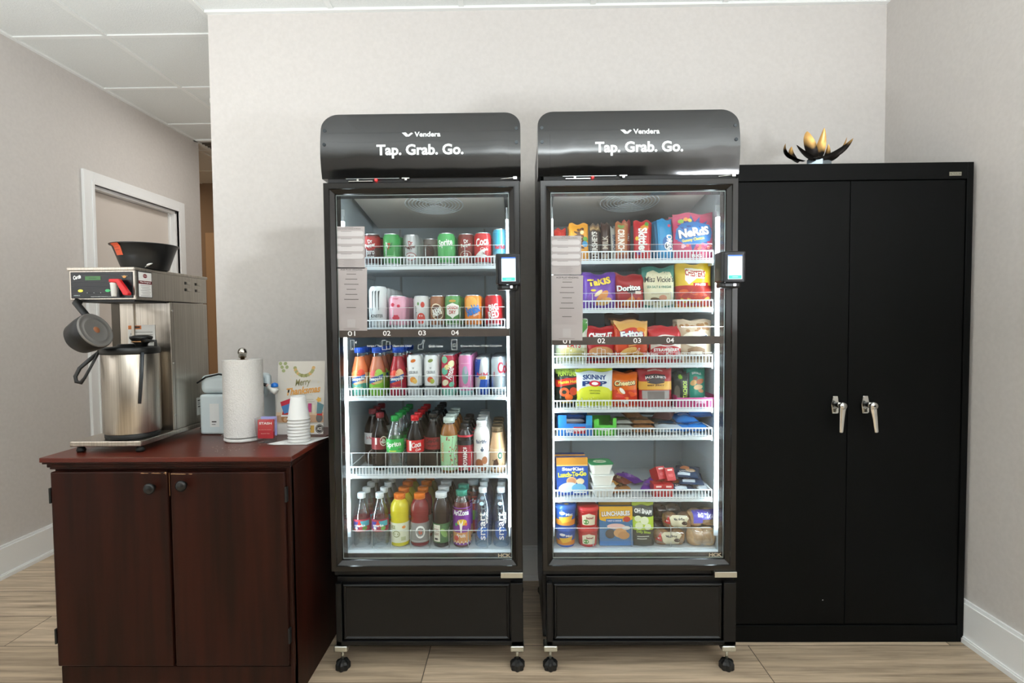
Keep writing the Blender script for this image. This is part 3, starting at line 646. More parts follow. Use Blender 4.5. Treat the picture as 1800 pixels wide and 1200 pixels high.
slim('dd86b4', [('e', 0, .5, .42, .22, '8fb3b0'), ('e', .1, .62, .2, .1, 'b9a7c4'), ('t', 'alani', 0, .22, .7, .07, 'f3d6e4', 0, .02), ('r', -1.5, .0, 1.5, .12, '9dd0cc'), ('r', -.6, .78, .6, .79, 'f3c6dc')], 'slim pink can with a grey blob', 819)
slim('c9ced2', [('p', [(-1.5, .95), (-.15, .95), (-.45, .48), (-1.5, .48)], '1f4ea8'), ('p', [(-.2, .42), (1.5, .42), (1.5, .02), (-.5, .02)], '1f4ea8'), ('e', .1, .47, .5, .04, 'e0a93a'), ('t', 'Red Bull', .05, .56, 1.5, .09, 'c2263a', 0, .03)], 'slim blue and silver energy can', 848, h=.1405, r=.0275, metal=.5)
slim('b9c3c8', [('t', 'Coke', .95, .72, 2.1, .3, 'b32033', 0, .03), ('t', 'diet', -.6, .55, .6, .05, 'b32033', 90), ('r', -1.2, .1, 1.2, .11, '8a9499')], 'silver cola can with a big red letter', 877, h=.143, r=.0295, metal=.5)

Z = SL[3]; G = 'bottles on the fourth shelf'; wh = SH[3]; ys = 780
COLA = M('0d0504', .05, spec=.2); CLR = clear_mat('clear_soda', (.75, .84, .84, 1), .12, .05, .5)
dpp = [('e', .6, .56, .42, .09, 'e6d9d0'), ('e', .6, .56, .36, .075, '7c1f26'), ('t', 'Dr', .6, .58, .3, .05, wt, 0, .03), ('t', 'Pepper', .6, .535, .6, .05, wt, 0, .02), ('r', -.35, .5, -.15, .62, 'e6d9d0')]
lane(make_bottle('soda_bottle', soda(.033, .205), COLA, .18, M('7d1a22', .35), .0145, (.083, .128, '86202a'), dpp, ''), 669, Z, 2.03, 1, .07, 'soda bottle with maroon cap and maroon label', wh, G, ys)
lane(make_bottle('soda_bottle', soda(.033, .205), COLA, .18, M('7d1a22', .35), .0145, (.083, .128, 'c9c5c3'), [('t', 'Dr Pepper', 0, .52, 1.2, .07, 'a32825')], ''), 656, Z, 2.12, 3, .07, 'maroon-capped soda bottle with a silver label', wh, G, ys)
lane(make_bottle('soda_bottle', soda(.033, .198), CLR, .145, M('1f9a45', .35), .0145, (.078, .128, '2cae4c'), [('t', 'Sprite', 0, .54, 1.75, .12, wt, 6, .03), ('r', -.5, .42, .3, .435, 'd9d94a'), ('e', .7, .46, .2, .02, '1c8038')], '', clear=PET), 695, Z, 2.0, 5, .068, 'clear soda bottle with green cap and label', wh, G, ys)
lane(make_bottle('soda_bottle', soda(.033, .199), COLA, .18, M('d11f28', .35), .0145, (.078, .124, 'c9151e'), [('t', 'Coca', .3, .54, 1.1, .1, wt, 10, .03, .3), ('r', -.5, .43, -.25, .61, wt), ('t', 'Cola', .5, .45, .6, .045, wt, 10, .02, .3)], ''), 730, Z, 2.0, 5, .068, 'cola bottle with bright red cap and label', wh, G, ys)
lane(make_bottle('soda_bottle', soda(.033, .203), COLA, .18, M('171414', .35), .0145, (.085, .13, '7e1219'), [('t', 'Coca-Cola', 0, .58, 1.5, .07, '1c0d0d', 6, .03, .3), ('t', 'zero sugar', 0, .48, 1.1, .045, '1c0d0d')], ''), 762, Z, 2.02, 5, .068, 'cola bottle with black cap and dark label', wh, G, ys)
flw = [('e', random.uniform(-.2, 1.0), random.uniform(.12, .72), .07, .014, random.choice(['a93a4a', 'b85a4a'])) for _ in range(22)] + [('p', [(.1, .1), (.13, .1), (.5, .7), (.46, .7)], '5d4a32'), ('p', [(.4, .4), (.43, .4), (.9, .6), (.88, .62)], '5d4a32')]
lane(make_bottle('iced_tea_bottle', tea(.033, .192), M('8f5a26', .1), .172, M('d5e2da', .35), .021, (.012, .14, 'a5d3a4'), flw + [('t', 'ARIZONA', -.6, .42, 2.2, .045, 'c98d5a', 90, .03)], ''), 790, Z, 1.998, 4, .07, 'amber tea bottle with pale green blossom label', wh, G, ys)
lane(make_bottle('sports_drink_bottle', gator(.03, .168), M('231a1d', .15), .16, M('141414', .4), .0165, (.012, .108, '8f1427'), [('r', -1.0, .05, -.35, .6, 'b51830'), ('r', .4, .05, 1.2, .6, 'b51830'), ('t', 'BODYARMOR', .05, .34, 2.9, .09, wt, 90, .03), ('r', -1.5, .62, 1.5, .72, '1d1d20'), ('r', -1.5, .8, 1.5, .84, 'c01f35')], ''), 818, Z, 1.998, 4, .066, 'dark bottle with black cap and crimson label', wh, G, ys)
lane(make_bottle('milk_bottle', gator(.03, .178), M('eceae6', .35), .2, M('eef0f0', .35), .019, (.01, .12, 'efece8'), [('t', 'fairlife', 0, .66, 1.4, .08, '2a4668', 0, .02), ('e', .1, .5, .2, .05, '4a5a6a'), ('e', -.3, .2, .5, .1, 'a8623a'), ('e', .4, .27, .35, .08, 'b5744a'), ('e', .2, .1, .4, .06, '8a4a2a'), ('t', 'CHOCOLATE', -.75, .3, 1.6, .04, '9a4a3a', 90)], ''), 847, Z, 1.998, 4, .066, 'white milk bottle with brown splashes', wh, G, ys)
lane(make_bottle('coffee_bottle', [(.024, 0), (.028, .003), (.029, .01), (.029, .075), (.027, .1), (.021, .13), (.0185, .15), (.0185, .155)], M('c9a27c', .2), .14, M('6d5a42', .3, .4), .0205, (.01, .09, 'd6b48e'), [('e', .4, .42, .36, .1, 'e9e4d6'), ('e', .4, .42, .3, .085, '2b6a4e'), ('e', .4, .42, .14, .04, 'e9e4d6'), ('p', [(-.6, .12), (-.2, .1), (.2, .22), (.0, .35), (-.4, .3)], '4a2b1c'), ('t', 'mocha', -.3, .3, .6, .05, '3a2418', -12)], ''), 874, Z, 1.998, 4, .064, 'small beige coffee bottle with brown cap', wh, G, ys)

Z = SL[4]; G = 'bottles on the fridge floor'; wh = SH[4]; ys = 900
ozk = [('r', -1.5, .33, 1.5, .365, 'a3263a'), ('p', [(-.9, .39), (-.1, .39), (-.1, .53), (-.9, .53)], '3b3a8f'), ('p', [(.1, .44), (1.2, .44), (1.2, .545), (.1, .545)], '4aa9b8'), ('p', [(-.35, .45), (0, .57), (.3, .45)], 'c8352c'), ('t', 'ozarka', 0, .46, 1.3, .055, wt, 0, .03), ('s', -.4, .4, .25, 6, wt), ('e', .6, .4, .3, .04, '6fa14f')]
WCAP = M('e9eff2', .3); WLQ = None
lane(make_bottle('water_bottle', waterb(.0315, .188), None, 0, WCAP, .0145, (.068, .108, 'b5304a'), ozk, ''), 636, Z, 2.0, 4, .066, 'clear water bottle with red label, leftmost lane,', wh, G, ys)
lane(make_bottle('water_bottle', waterb(.0315, .188), None, 0, WCAP, .0145, (.068, .108, 'a32c46'), ozk, ''), 668, Z, 2.0, 4, .066, 'clear water bottle beside the yellow drinks', wh, G, ys)
OR = M('f0801e', .35)
lane(make_bottle('sports_drink_bottle', gator(.0355, .182), M('d3c524', .12), .19, OR, .0205, (.018, .092, 'e4e5c8'), [('t', 'ICE', -.55, .42, .5, .07, '8c9055', 0, .03), ('e', -.2, .28, .4, .07, '9aa06a'), ('e', -.2, .28, .3, .05, 'e4e5c8'), ('r', .3, .14, .8, .22, 'b9bd8c'), ('e', .6, .42, .2, .03, 'e08a3a')], ''), 703, Z, 2.01, 4, .075, 'yellow sports drink with orange cap', wh, G, ys)
lane(make_bottle('sports_drink_bottle', gator(.0355, .182), M('7e1d22', .12), .19, OR, .0205, (.018, .092, '8c8a88'), [('e', .2, .32, .5, .13, wt), ('e', .2, .32, .36, .09, '8c8a88'), ('t', 'G', .2, .32, .35, .1, 'd0572c', 0, .05), ('r', -.9, .12, .9, .14, 'b5b2b0')], ''), 738, Z, 2.01, 2, .075, 'dark red sports drink with orange cap', wh, G, ys)
lane(make_bottle('sports_drink_bottle', gator(.0355, .182), M('8a7f1f', .12), .19, OR, .0205, (.018, .092, '6a6a4c'), None, ''), 0, Z, 2.165, 2, .075, 'olive sports drink behind the red ones', wh, G, ys, X=XA(738, 2.01, 900))
lane(make_bottle('iced_tea_bottle', tea(.0325, .19), M('1d0f0b', .08), .165, WCAP, .021, (.02, .092, '3d6a3f'), [('r', -.9, .13, -.05, .46, 'e2e0cf'), ('t', 'PURE', -.48, .36, .6, .05, '7a4a32', 0, .02), ('t', 'LEAF', -.48, .28, .6, .05, '7a4a32', 0, .02), ('e', .4, .3, .3, .1, '7fae5c', 30), ('r', -.7, .16, -.3, .2, '3a3a32')], ''), 776, Z, 2.0, 4, .068, 'dark tea bottle with white cap', wh, G, ys)
az = lambda c: [('r', -1.5, .1, 1.5, .3, 'd99a5a')] + [('r', -1.4 + .2 * k, .08 + .03 * (k % 2), -1.3 + .2 * k, .11 + .03 * (k % 2), 'e8e0d0') for k in range(14)] + [('t', 'AriZona', 0, .68, 1.7, .1, wt, 0, .03), ('e', .1, .5, .5, .06, 'e2b83a'), ('p', [(-.25, .56), (0, .47), (.25, .56), (.12, .42), (.05, .3), (-.05, .3), (-.12, .42)], 'efe8df'), ('e', .5, .46, .15, .03, 'd8622c'), ('e', -.5, .46, .15, .03, '4a9a5a'), ('t', 'fruit', 0, .25, .9, .07, wt, 0, .02), ('e', -.5, .2, .25, .05, 'c9453a')]
lane(make_bottle('juice_bottle', tea(.0335, .197), M('5c1f1e', .1), .165, M('3fa08a', .35), .0205, (.012, .152, '7b2f8f'), az(0), ''), 812, Z, 2.0, 2, .07, 'purple-labelled juice bottle with teal cap', wh, G, ys)
lane(make_bottle('juice_bottle', tea(.0335, .197), M('5c1f1e', .1), .165, WCAP, .0205, (.012, .152, 'c9362c'), [('t', 'AriZona', 0, .68, 1.7, .1, wt, 0, .03), ('e', .1, .4, .5, .1, '8fb54a')], ''), 0, Z, 2.13, 2, .07, 'red-labelled juice bottle behind the purple ones', wh, G, ys, X=XA(814, 2.0, 900) + .028)
sm = [('e', .0, .27, .75, .115, '1f5aa8'), ('t', 'smart', .0, .4, 3.3, .1, wt, 90, .01), ('t', 'water', .5, .55, 1.5, .05, wt, 90, .01), ('e', -.1, .8, .3, .03, 'b9dcec')]
lane(make_bottle('water_bottle', slimb(.0315, .207), None, 0, WCAP, .0145, None, sm, '', clear=clear_mat('blue_clear_bottle', (.72, .84, .93, 1), .1, .05, .5)), 849, Z, 2.0, 4, .066, 'tall blue-disc water bottle beside the purple juice', wh, G, ys)
lane(make_bottle('water_bottle', slimb(.0315, .207), None, 0, WCAP, .0145, None, sm, '', clear=bpy.data.materials['blue_clear_bottle']), 881, Z, 2.0, 4, .066, 'tall blue-disc water bottle in the rightmost lane', wh, G, ys)

# ------------------------------------------------------------ snacks
def pouch(name, label, cat, w_, h_, t_, base, prints, bands=(), crimp=.06, rough=.28, sag=.0, waist=.03, seed=0, gusset=False, side_crimp=False):
    """a filled bag standing on its bottom edge; bands [(z0,z1,colour)] tint rows of the bag"""
    o = thing(name, label, cat); rd = random.Random(seed or hash(name + base) % 999 + 1)
    ph = [rd.uniform(0, 6) for _ in range(6)]
    def th(u, v):       # u in -1..1, v in 0..1
        ev = min(1, max(0, (v - (0 if gusset else crimp)) / .22)) * min(1, max(0, (1 - crimp - v) / .22))
        if gusset: ev = max(ev, .9 * (v < .22)) * min(1, max(0, (1 - crimp - v) / .3))
        ev = math.sin(ev * PI / 2) ; eu = math.sqrt(max(0, 1 - abs(u) ** 2.4))
        wr = 1 + .07 * math.sin(9 * v + ph[0] + 3 * u) + .05 * math.sin(7 * u + ph[1]) + .06 * math.sin(17 * v * (1 + .3 * u) + ph[2]) * (abs(u) + .3)
        return t_ / 2 * ev * eu * wr + .0006
    def hw(v): return w_ / 2 * (1 - waist * math.sin(PI * min(1, max(0, v)))) 
    def topz(u, v): return h_ * v - sag * (1 - u * u) * v ** 3 * h_ + .004 * math.sin(5 * u + ph[3]) * v ** 4
    nx, nz = 14, 18; mats = {}
    B = MB(); vs = []; 
    for side in (-1, 1):
        for j in range(nz + 1):
            for i in range(nx + 1):
                u = 2 * i / nx - 1; v = j / nz; vs.append((u * hw(v), side * th(u, v), topz(u, v)))
    n = nx + 1; o2 = n * (nz + 1)
    for j in range(nz):
        v = (j + .5) / nz; c = base
        for b0, b1, bc in bands:
            if b0 <= v < b1: c = bc
        mm = c if not isinstance(c, str) else M(c, rough)
        mats.setdefault(id(mm), [mm, []])[1].extend([(j * n + i, j * n + i + 1, (j + 1) * n + i + 1, (j + 1) * n + i) for i in range(nx)] + [(o2 + j * n + i + 1, o2 + j * n + i, o2 + (j + 1) * n + i, o2 + (j + 1) * n + i + 1) for i in range(nx)])
    B.v = vs
    for mm, fs in mats.values():
        k = B.mid(mm)
        for f in fs: B.f.append(list(f)); B.mi.append(k); B.sm.append(True)
    B.build('bag_body', o)
    # crimped seals
    S = MB()
    for v0 in ([1 - crimp] if gusset else [0, 1 - crimp]):
        for q in range(3):
            z = (v0 + crimp * (.25 + .25 * q)) ; n_ = 12
            pts = [((2 * i / n_ - 1) * hw(z), -th(2 * i / n_ - 1, z) - .0002, topz(2 * i / n_ - 1, z)) for i in range(n_ + 1)]
            S.tube(pts, .0006, M(base, rough) if isinstance(base, str) else base, 4)
    S.build('crimped_seal', o)
    if prints:
        def mp_(x, z, off):
            v = min(1, max(0, z / h_)); u = max(-1, min(1, x / max(1e-5, hw(v)))); return (x, -th(u, v) - off, topz(u, v))
        printed(prints, w_ / 2, h_, mp_, 'printed_design', o, L=w_ / 10, step=.00022, rough=rough + .1)
    return o
def carton(name, label, cat, w_, h_, d_, base, prints, topcol=None, open_top=False, top_prints=None):
    o = thing(name, label, cat)
    B = MB(); m_ = M(base, .35)
    if open_top:
        t = .001; B.box(-w_ / 2, w_ / 2, -d_ / 2, -d_ / 2 + t, 0, h_, m_).box(-w_ / 2, w_ / 2, d_ / 2 - t, d_ / 2, 0, h_ * 1.35, m_).box(-w_ / 2, -w_ / 2 + t, -d_ / 2, d_ / 2, 0, h_ * 1.2, m_).box(w_ / 2 - t, w_ / 2, -d_ / 2, d_ / 2, 0, h_ * 1.2, m_).box(-w_ / 2, w_ / 2, -d_ / 2, d_ / 2, 0, t, m_)
    else:
        B.box(-w_ / 2, w_ / 2, -d_ / 2, d_ / 2, 0, h_, m_)
    B.build('carton_body', o, 0 if open_top else .0008)
    if prints: printed(prints, w_ / 2, h_, flatmap(0, -d_ / 2, 0), 'printed_design', o, L=1)
    return o
def put(o, px0, px1, Z, Y, py=None, X=None, rot=None, tilt=0):
    x = (XA(px0, Y, py or 700) + XA(px1, Y, py or 700)) / 2 if X is None else X
    o.location = (x, Y, Z)
    o.rotation_euler = (tilt, 0, 0) if rot is None else rot
    return o
def bag(name, cat, px0, px1, pyt, Z, Y, t_, base, prints, label, n=1, pitch=.05, tilt=-.06, group=None, behind=None, **k):
    pyc = pyt + 20; w_ = XA(px1, Y, pyc) - XA(px0, Y, pyc); h_ = ZA(pyt, Y, (px0 + px1) / 2) - Z
    o = pouch(name, label, cat, w_, h_, t_, base, prints, seed=int(px0), **k)
    put(o, px0, px1, Z, Y, pyc, tilt=tilt)
    if group: o['group'] = group
    for i in range(1, n): dup(o, (o.location.x, Y + i * pitch, Z), (behind or label) + ', ' + ORD[i] + ' in its row', group, (tilt + random.uniform(-.03, .03), random.uniform(-.03, .03), random.uniform(-.06, .06)))
    if n > 1: o['label'] = label + ', front of row'
    return o
ws = lambda k: ['top', 'second', 'third', 'fourth', 'fifth', 'sixth', 'bottom'][k] + ' snack shelf'
# top shelf
Z = SRz[0] + .001; G = 'candy packs on the top shelf'
def bars(name, px0, px1, pyt, w_, col, prints, what, n, Y=2.0, t_=.014, bands=(), step=.021, xs=.0, tilt=-.1, zrot=.1):
    h_ = ZA(pyt, Y, px0) - Z; x0 = XA(px0, Y, 420) + w_ / 2
    o = pouch(name, what + ' on the ' + ws(0) + ', frontmost', 'candy', w_, h_, t_, col, prints, bands, crimp=.05, seed=int(px0))
    put(o, 0, 0, Z, Y, X=x0, rot=(tilt, 0, zrot)); o['group'] = G
    for i in range(1, n): dup(o, (x0 + i * xs, Y + i * step, Z), what + ' on the ' + ws(0) + ', ' + ORD[i] + ' in its row', G, (tilt, random.uniform(-.02, .05), zrot + random.uniform(-.1, .1)))
bars('candy_bar', 975, 0, 401, .044, 'd8301f', [('e', 0, .5, .7, .12, wt, 60), ('t', 'KitKat', 0, .5, 2.6, .16, 'c42a1c', 90, .03)], 'red wafer bar', 4, xs=.002, Y=2.03)
bars('candy_bag', 1001, 0, 392, .071, 'eda32a', [('t', 'M&Ms', .0, .6, 2.2, .26, '5a3118', 90, .04), ('e', .6, .45, .3, .08, '2f8fc0'), ('e', .65, .58, .25, .06, '6aa83a'), ('e', .3, .75, .2, .05, 'f4d9a0')], 'yellow bag of coated chocolates', 3, t_=.022, step=.03, zrot=.05)
bars('candy_bar', 1038, 0, 393, .034, '3b2418', [('t', 'HERSHEYS', -.1, .45, 5.6, .15, 'd8d2c8', 90, .03), ('r', -1, .86, 1, .9, 'b89a68')], 'dark brown chocolate bar', 6, xs=.005, zrot=.15, bands=((.86, 1, '8d6d48'),))
bars('candy_bar', 1056, 0, 391, .033, '4a2c1e', [('t', 'MILK', 0, .5, 3, .14, 'c7b8a4', 90, .02), ('r', -.8, .1, .8, .2, 'a9998a')], 'shiny brown chocolate bar with silver print', 5, Y=2.03, xs=.006, zrot=-.1)
bars('candy_bar', 1074, 0, 398, .03, 'b9b4aa', [('t', 'COOKIES', 0, .5, 5, .13, '2f4668', 90, .03)], 'white and blue chocolate bar', 5, Y=2.02, xs=.004, zrot=.1)
bars('candy_bar', 1082, 0, 389, .042, 'b06a3c', [('t', 'CRUNCH', 0, .52, 4, .17, 'f0e6da', -90, .04), ('r', -1, .0, 1, .16, '9a4a2e'), ('e', 0, .88, .6, .05, '7fa058')], 'orange-brown crunchy bar', 5, xs=.005, Y=1.995, zrot=-.08)
bars('candy_bar', 1095, 0, 386, .03, 'b3322e', [('t', 'NUT', 0, .6, 2, .12, wt, 90, .03)], 'dark red nut bar', 3, Y=2.05, xs=.004)
bars('candy_bag', 1114, 0, 387, .06, 'c9202a', [('e', .3, .82, .5, .08, 'e8a03a'), ('e', .6, .9, .25, .05, '6ab04a'), ('e', -.6, .55, .2, .05, 'f0c63a'), ('t', 'Skittles', .1, .5, 3.1, .22, wt, -90, .04), ('e', -.4, .2, .3, .06, '7a3a9a')], 'red bag of fruit candies', 5, t_=.02, xs=.006, step=.024, zrot=-.12)
bars('cookie_pack', 1156, 0, 384, .062, '1f8ec6', [('e', .1, .4, .6, .17, '1a5ea0', 10), ('e', .1, .34, .42, .1, 'dfe9f0'), ('e', .1, .34, .32, .07, '1d2a38'), ('t', 'OREO', .42, .42, 2, .18, wt, -90, .05), ('e', .5, .85, .2, .04, 'd84a6a')], 'blue pack of sandwich cookies', 5, t_=.02, xs=-.004, step=.024, zrot=.3)
nerd = [('s', .02, .57, .95, 13, '1c3f86'), ('p', [(-.9, .45), (-.85, .66), (-.6, .78), (.2, .82), (.8, .74), (.93, .58), (.8, .4), (.2, .33), (-.5, .33)], '2272ba'), ('t', 'NeRdS', .0, .58, 1.55, .2, '1a2f6c', 8, .09), ('t', 'NeRdS', 0, .585, 1.5, .19, wt, 8, .05), ('t', 'Gummy Clusters', -.05, .42, 1.1, .08, 'e9d84a', 8, .04), ('e', -.6, .83, .15, .05, '9ac04a'), ('e', -.35, .86, .12, .04, 'e99a3a'), ('e', -.15, .84, .1, .04, 'e9d84a'), ('t', 'BIG', .1, .08, .5, .07, wt, 0, .03)] + [('e', random.uniform(-.9, .9), random.uniform(.22, .3), .08, .025, random.choice(['d84a8a', 'e86a5a', 'f0b0c0'])) for _ in range(14)]
bag('candy_bag', 'candy', 1183, 1254, 374, Z, 2.0, .035, 'c21a58', nerd, 'big magenta gummy candy bag on the ' + ws(0), n=3, pitch=.045, group='magenta candy bags', gusset=True, crimp=.09)
# second shelf
Z = SRz[1] + .001; G = 'chip bags on the second shelf'
bag('chip_bag', 'chips', 1024, 1083, 478, Z, 2.0, .045, '6a3ba0', [('e', 0, .3, .75, .22, '8a55b8'), ('t', 'TaKIS', -.02, .73, 1.4, .22, '4a1f80', 8, .09), ('t', 'TaKIS', -.05, .74, 1.35, .2, 'f0cf3a', 8, .05), ('e', .1, .3, .55, .1, 'd98a3a', 50), ('e', .3, .2, .4, .09, 'e8b05a', 20), ('e', -.1, .42, .3, .05, 'f4dca8', 40), ('e', -.4, .5, .15, .03, 'f0cf3a')], 'purple bag of rolled chips on the ' + ws(1), 3, .055, group=G, sag=.04)
bag('chip_bag', 'chips', 1081, 1133, 479, Z, 2.0, .045, 'a01c22', [('p', [(-.5, .55), (.9, .55), (.05, .38)], '2c0f10'), ('t', 'Doritos', -.12, .57, 1.6, .18, '1c0c0c', 3, .09), ('t', 'Doritos', -.12, .575, 1.55, .16, wt, 3, .045), ('p', [(-.7, .1), (.6, .05), (.1, .36)], 'd9842c'), ('p', [(.0, .05), (.9, .2), (.5, .32)], 'c9541e'), ('r', .3, .4, .7, .48, 'd8c8b8')], 'dark red bag of triangle chips on the ' + ws(1), 3, .055, group=G, sag=.06)
bag('chip_bag', 'chips', 1128, 1186, 467, Z, 2.0, .05, '3d7f72', [('p', [(-.85, .1), (-.92, .6), (-.7, .85), (-.3, .9), (0, .84), (.3, .9), (.7, .85), (.9, .6), (.85, .1), (0, .02)], 'd6cfae'), ('t', 'Miss Vickie\'s', 0, .68, 1.75, .14, '2a2620', 0, .02, .1), ('t', 'SEA SALT & VINEGAR', 0, .5, 1.5, .06, '4f7f6c', 0, .03), ('e', .2, .24, .25, .07, 'c98a6a'), ('e', -.25, .2, .3, .05, '6a5238', -10), ('r', -.5, .33, .6, .34, '8d8468')], 'cream and teal bag of salted chips on the ' + ws(1), 3, .055, group=G, sag=.03)
hot = [('e', random.uniform(-.9, .9), random.uniform(.08, .42), .22, .05, random.choice(['c22a1e', 'd8401e', 'b02018', 'e0602a']), random.uniform(-40, 40)) for _ in range(26)] + [('e', random.uniform(-.7, .7), random.uniform(.12, .22), .12, .02, 'e9b83a', random.uniform(-60, 60)) for _ in range(10)]
bag('chip_bag', 'chips', 1187, 1251, 463, Z, 2.0, .05, 'e2bc28', [('r', -.98, .04, .98, .5, 'b8281c'), ('p', [(-.55, .62), (-.5, .88), (-.1, .92), (.4, .86), (.6, .8), (.5, .64), (.1, .66), (-.35, .52)], 'f2ead6'), ('t', 'CHESTER\'S', .02, .77, 1.1, .15, 'b02a20', -6, .04), ('r', -.1, .48, .75, .56, 'c22a20'), ('t', 'FRIES', .3, .52, .6, .05, wt, 0, .03)] + hot, 'yellow and red bag of hot fries on the ' + ws(1), 3, .055, group=G)
# third shelf
Z = SRz[2] + .001; G = 'chip bags on the third shelf'
bag('chip_bag', 'chips', 976, 1034, 561, Z, 2.0, .05, 'dfe3d4', [('r', -.95, .05, .95, .35, 'c7c9a0'), ('p', [(.2, .5), (.95, .8), (.95, .98), (.4, .98)], '5a9a4a'), ('t', 'LAYS', .1, .42, .8, .14, 'c9302c'), ('e', -.2, .25, .5, .12, 'd8cc8a'), ('e', .4, .2, .4, .1, 'c9c080')], 'pale green and white bag on the ' + ws(2), 2, .06, group=G)
bag('chip_bag', 'chips', 1029, 1082, 574, Z, 2.0, .045, 'b3262a', [('e', 0, .3, .8, .16, 'c9905a'), ('e', .2, .14, .7, .1, 'b9744a'), ('t', 'CHEEZ-IT', -.02, .73, 1.6, .2, '8f1518', 2, .08), ('t', 'CHEEZ-IT', -.02, .735, 1.55, .18, wt, 2, .05), ('r', -.8, .06, .8, .14, '7a2438')], 'red bag of cheese crackers on the ' + ws(2), 2, .06, group=G)
bag('chip_bag', 'chips', 1079, 1139, 563, Z, 1.995, .05, 'eab56a', [('p', [(-1, .95), (-.9, .4), (0, .3), (.95, .5), (.9, .1), (-.95, .05)], 'cf4a24'), ('e', -.1, .62, .85, .2, 'c8351e', 8), ('e', .55, .78, .25, .06, 'e8902a'), ('t', 'Fritos', 0, .67, 1.35, .2, '1e3f86', 6, .09), ('t', 'Fritos', 0, .675, 1.3, .18, wt, 6, .05), ('e', -.2, .28, .5, .08, 'e8b86a', 20), ('e', .3, .22, .4, .07, 'd9a050', -20), ('e', 0, .14, .4, .06, 'e0a858', 10)], 'orange bag of corn chips on the ' + ws(2), 2, .06, group=G)
bag('snack_bag', 'snack', 1140, 1200, 573, Z, 2.0, .045, 'c2242c', [('r', -.9, .1, .9, .5, 'd9cfc4'), ('e', 0, .3, .95, .17, 'c2242c'), ('t', 'STRAWBERRY', 0, .35, 1.5, .09, wt, 0, .04), ('e', 0, .6, .75, .16, 'f0ece4'), ('e', 0, .6, .65, .13, '8f1a20'), ('t', 'BAR', 0, .6, .6, .1, wt), ('e', 0, .16, .5, .06, 'd99a8a')], 'red and white bag of strawberry bars on the ' + ws(2), 2, .06, group=G)
bag('cookie_bag', 'cookies', 1191, 1251, 562, Z, 2.0, .045, 'cdb69a', [('e', random.uniform(-.8, .8), random.uniform(.72, .95), .12, .035, 'a4764a') for _ in range(12)] + [('e', .0, .55, .8, .18, 'e6dccb'), ('t', 'Famous', 0, .58, 1.3, .12, '33507c', 8, .02, .3), ('p', [(-.5, .08), (-.5, .32), (0, .38), (.5, .32), (.5, .08)], '8f6f52'), ('r', -.35, .2, .35, .26, 'e9dfcf')], 'beige bag of cookies on the ' + ws(2), 2, .06, group=G)
bag('snack_bag', 'snack', 1063, 1124, 551, Z, 2.12, .04, '5a4232', [('e', 0, .7, .5, .1, 'c9a070'), ('r', -.8, .85, .8, .9, '8a5a3c')], 'dark brown bag behind the orange corn chip bag')
# fourth shelf
Z = SRz[3] + .001; G = 'snack bags on the fourth shelf'
bag('chip_bag', 'chips', 977, 1017, 645, Z, 2.0, .045, '23281e', [('r', -1, .84, 1, 1, '9ab24a'), ('t', 'FUNYUNS', 0, .84, 1.6, .12, 'c3d85a', 0, .05), ('p', [(-1, .5), (-1, .68), (1, .76), (1, .6)], 'c82a1e'), ('t', 'Flamin Hot', 0, .635, 1.6, .08, 'f0c83a', 5, .03), ('e', -.3, .38, .42, .11, 'd8501e'), ('e', -.3, .38, .2, .05, '23281e'), ('e', .5, .4, .35, .1, 'c9401e'), ('e', .1, .25, .35, .08, 'd8601e'), ('t', 'ONION', 0, .12, 1, .05, 'e9c23a')], 'black and green bag of spicy rings on the ' + ws(3), 2, .06, group=G)
bag('popcorn_bag', 'popcorn', 1011, 1077, 647, Z, 1.995, .05, 'dde5ea', [('r', -.98, .02, .98, .42, 'd4d83a'), ('e', 0, .42, .85, .14, 'd4d83a'), ('r', -.98, .92, .98, 1, 'c9d62e'), ('t', 'SKiNNY', 0, .78, 1.25, .12, '1f3f7c', 0, .04), ('t', 'P  P', 0, .62, 1.3, .13, '1f3f7c', 0, .05), ('e', .0, .62, .3, .075, 'c8283a'), ('e', 0, .62, .17, .04, wt), ('t', 'ORIGINAL', 0, .44, .6, .035, '5a6a2a'), ('t', 'POPCORN', 0, .37, .5, .035, '5a6a2a')], 'white and lime yellow popcorn bag on the ' + ws(3), 2, .06, group=G, tilt=-.02)
bag('chip_bag', 'chips', 1073, 1121, 655, Z, 2.0, .045, 'd9691e', [('r', -.98, .02, .98, .5, 'c83a1c'), ('t', 'Cheetos', 0, .7, 1.6, .18, '2a1a10', 4, .1), ('t', 'Cheetos', 0, .705, 1.5, .15, 'f0dca0', 4, .04)] + [('e', random.uniform(-.7, .7), random.uniform(.1, .48), .28, .05, random.choice(['e8602a', 'f0ece0', 'd8301e', 'f08a4a']), random.uniform(-50, 50)) for _ in range(12)], 'orange bag of cheese puffs on the ' + ws(3), 2, .06, group=G)
bag('jerky_bag', 'jerky', 1122, 1181, 647, Z, 2.0, .035, 'a3282c', [('r', -.98, .44, .98, .66, 'd9a648'), ('p', [(-.5, .62), (-.6, .84), (.6, .84), (.5, .62), (0, .58)], '33282a'), ('t', 'JACK LINK\'S', 0, .76, 1.25, .08, wt, 0, .03), ('t', 'BEEF JERKY', 0, .55, 1.0, .05, '4a2a1a', 0, .03), ('r', -.8, .2, .8, .42, 'a09a96'), ('r', -.5, .18, .5, .4, '7a726e'), ('t', 'TENDERLOIN', 0, .94, .9, .035, 'e0d4c8')], 'dark red and tan jerky bag on the ' + ws(3), 2, .06, group=G, gusset=True)
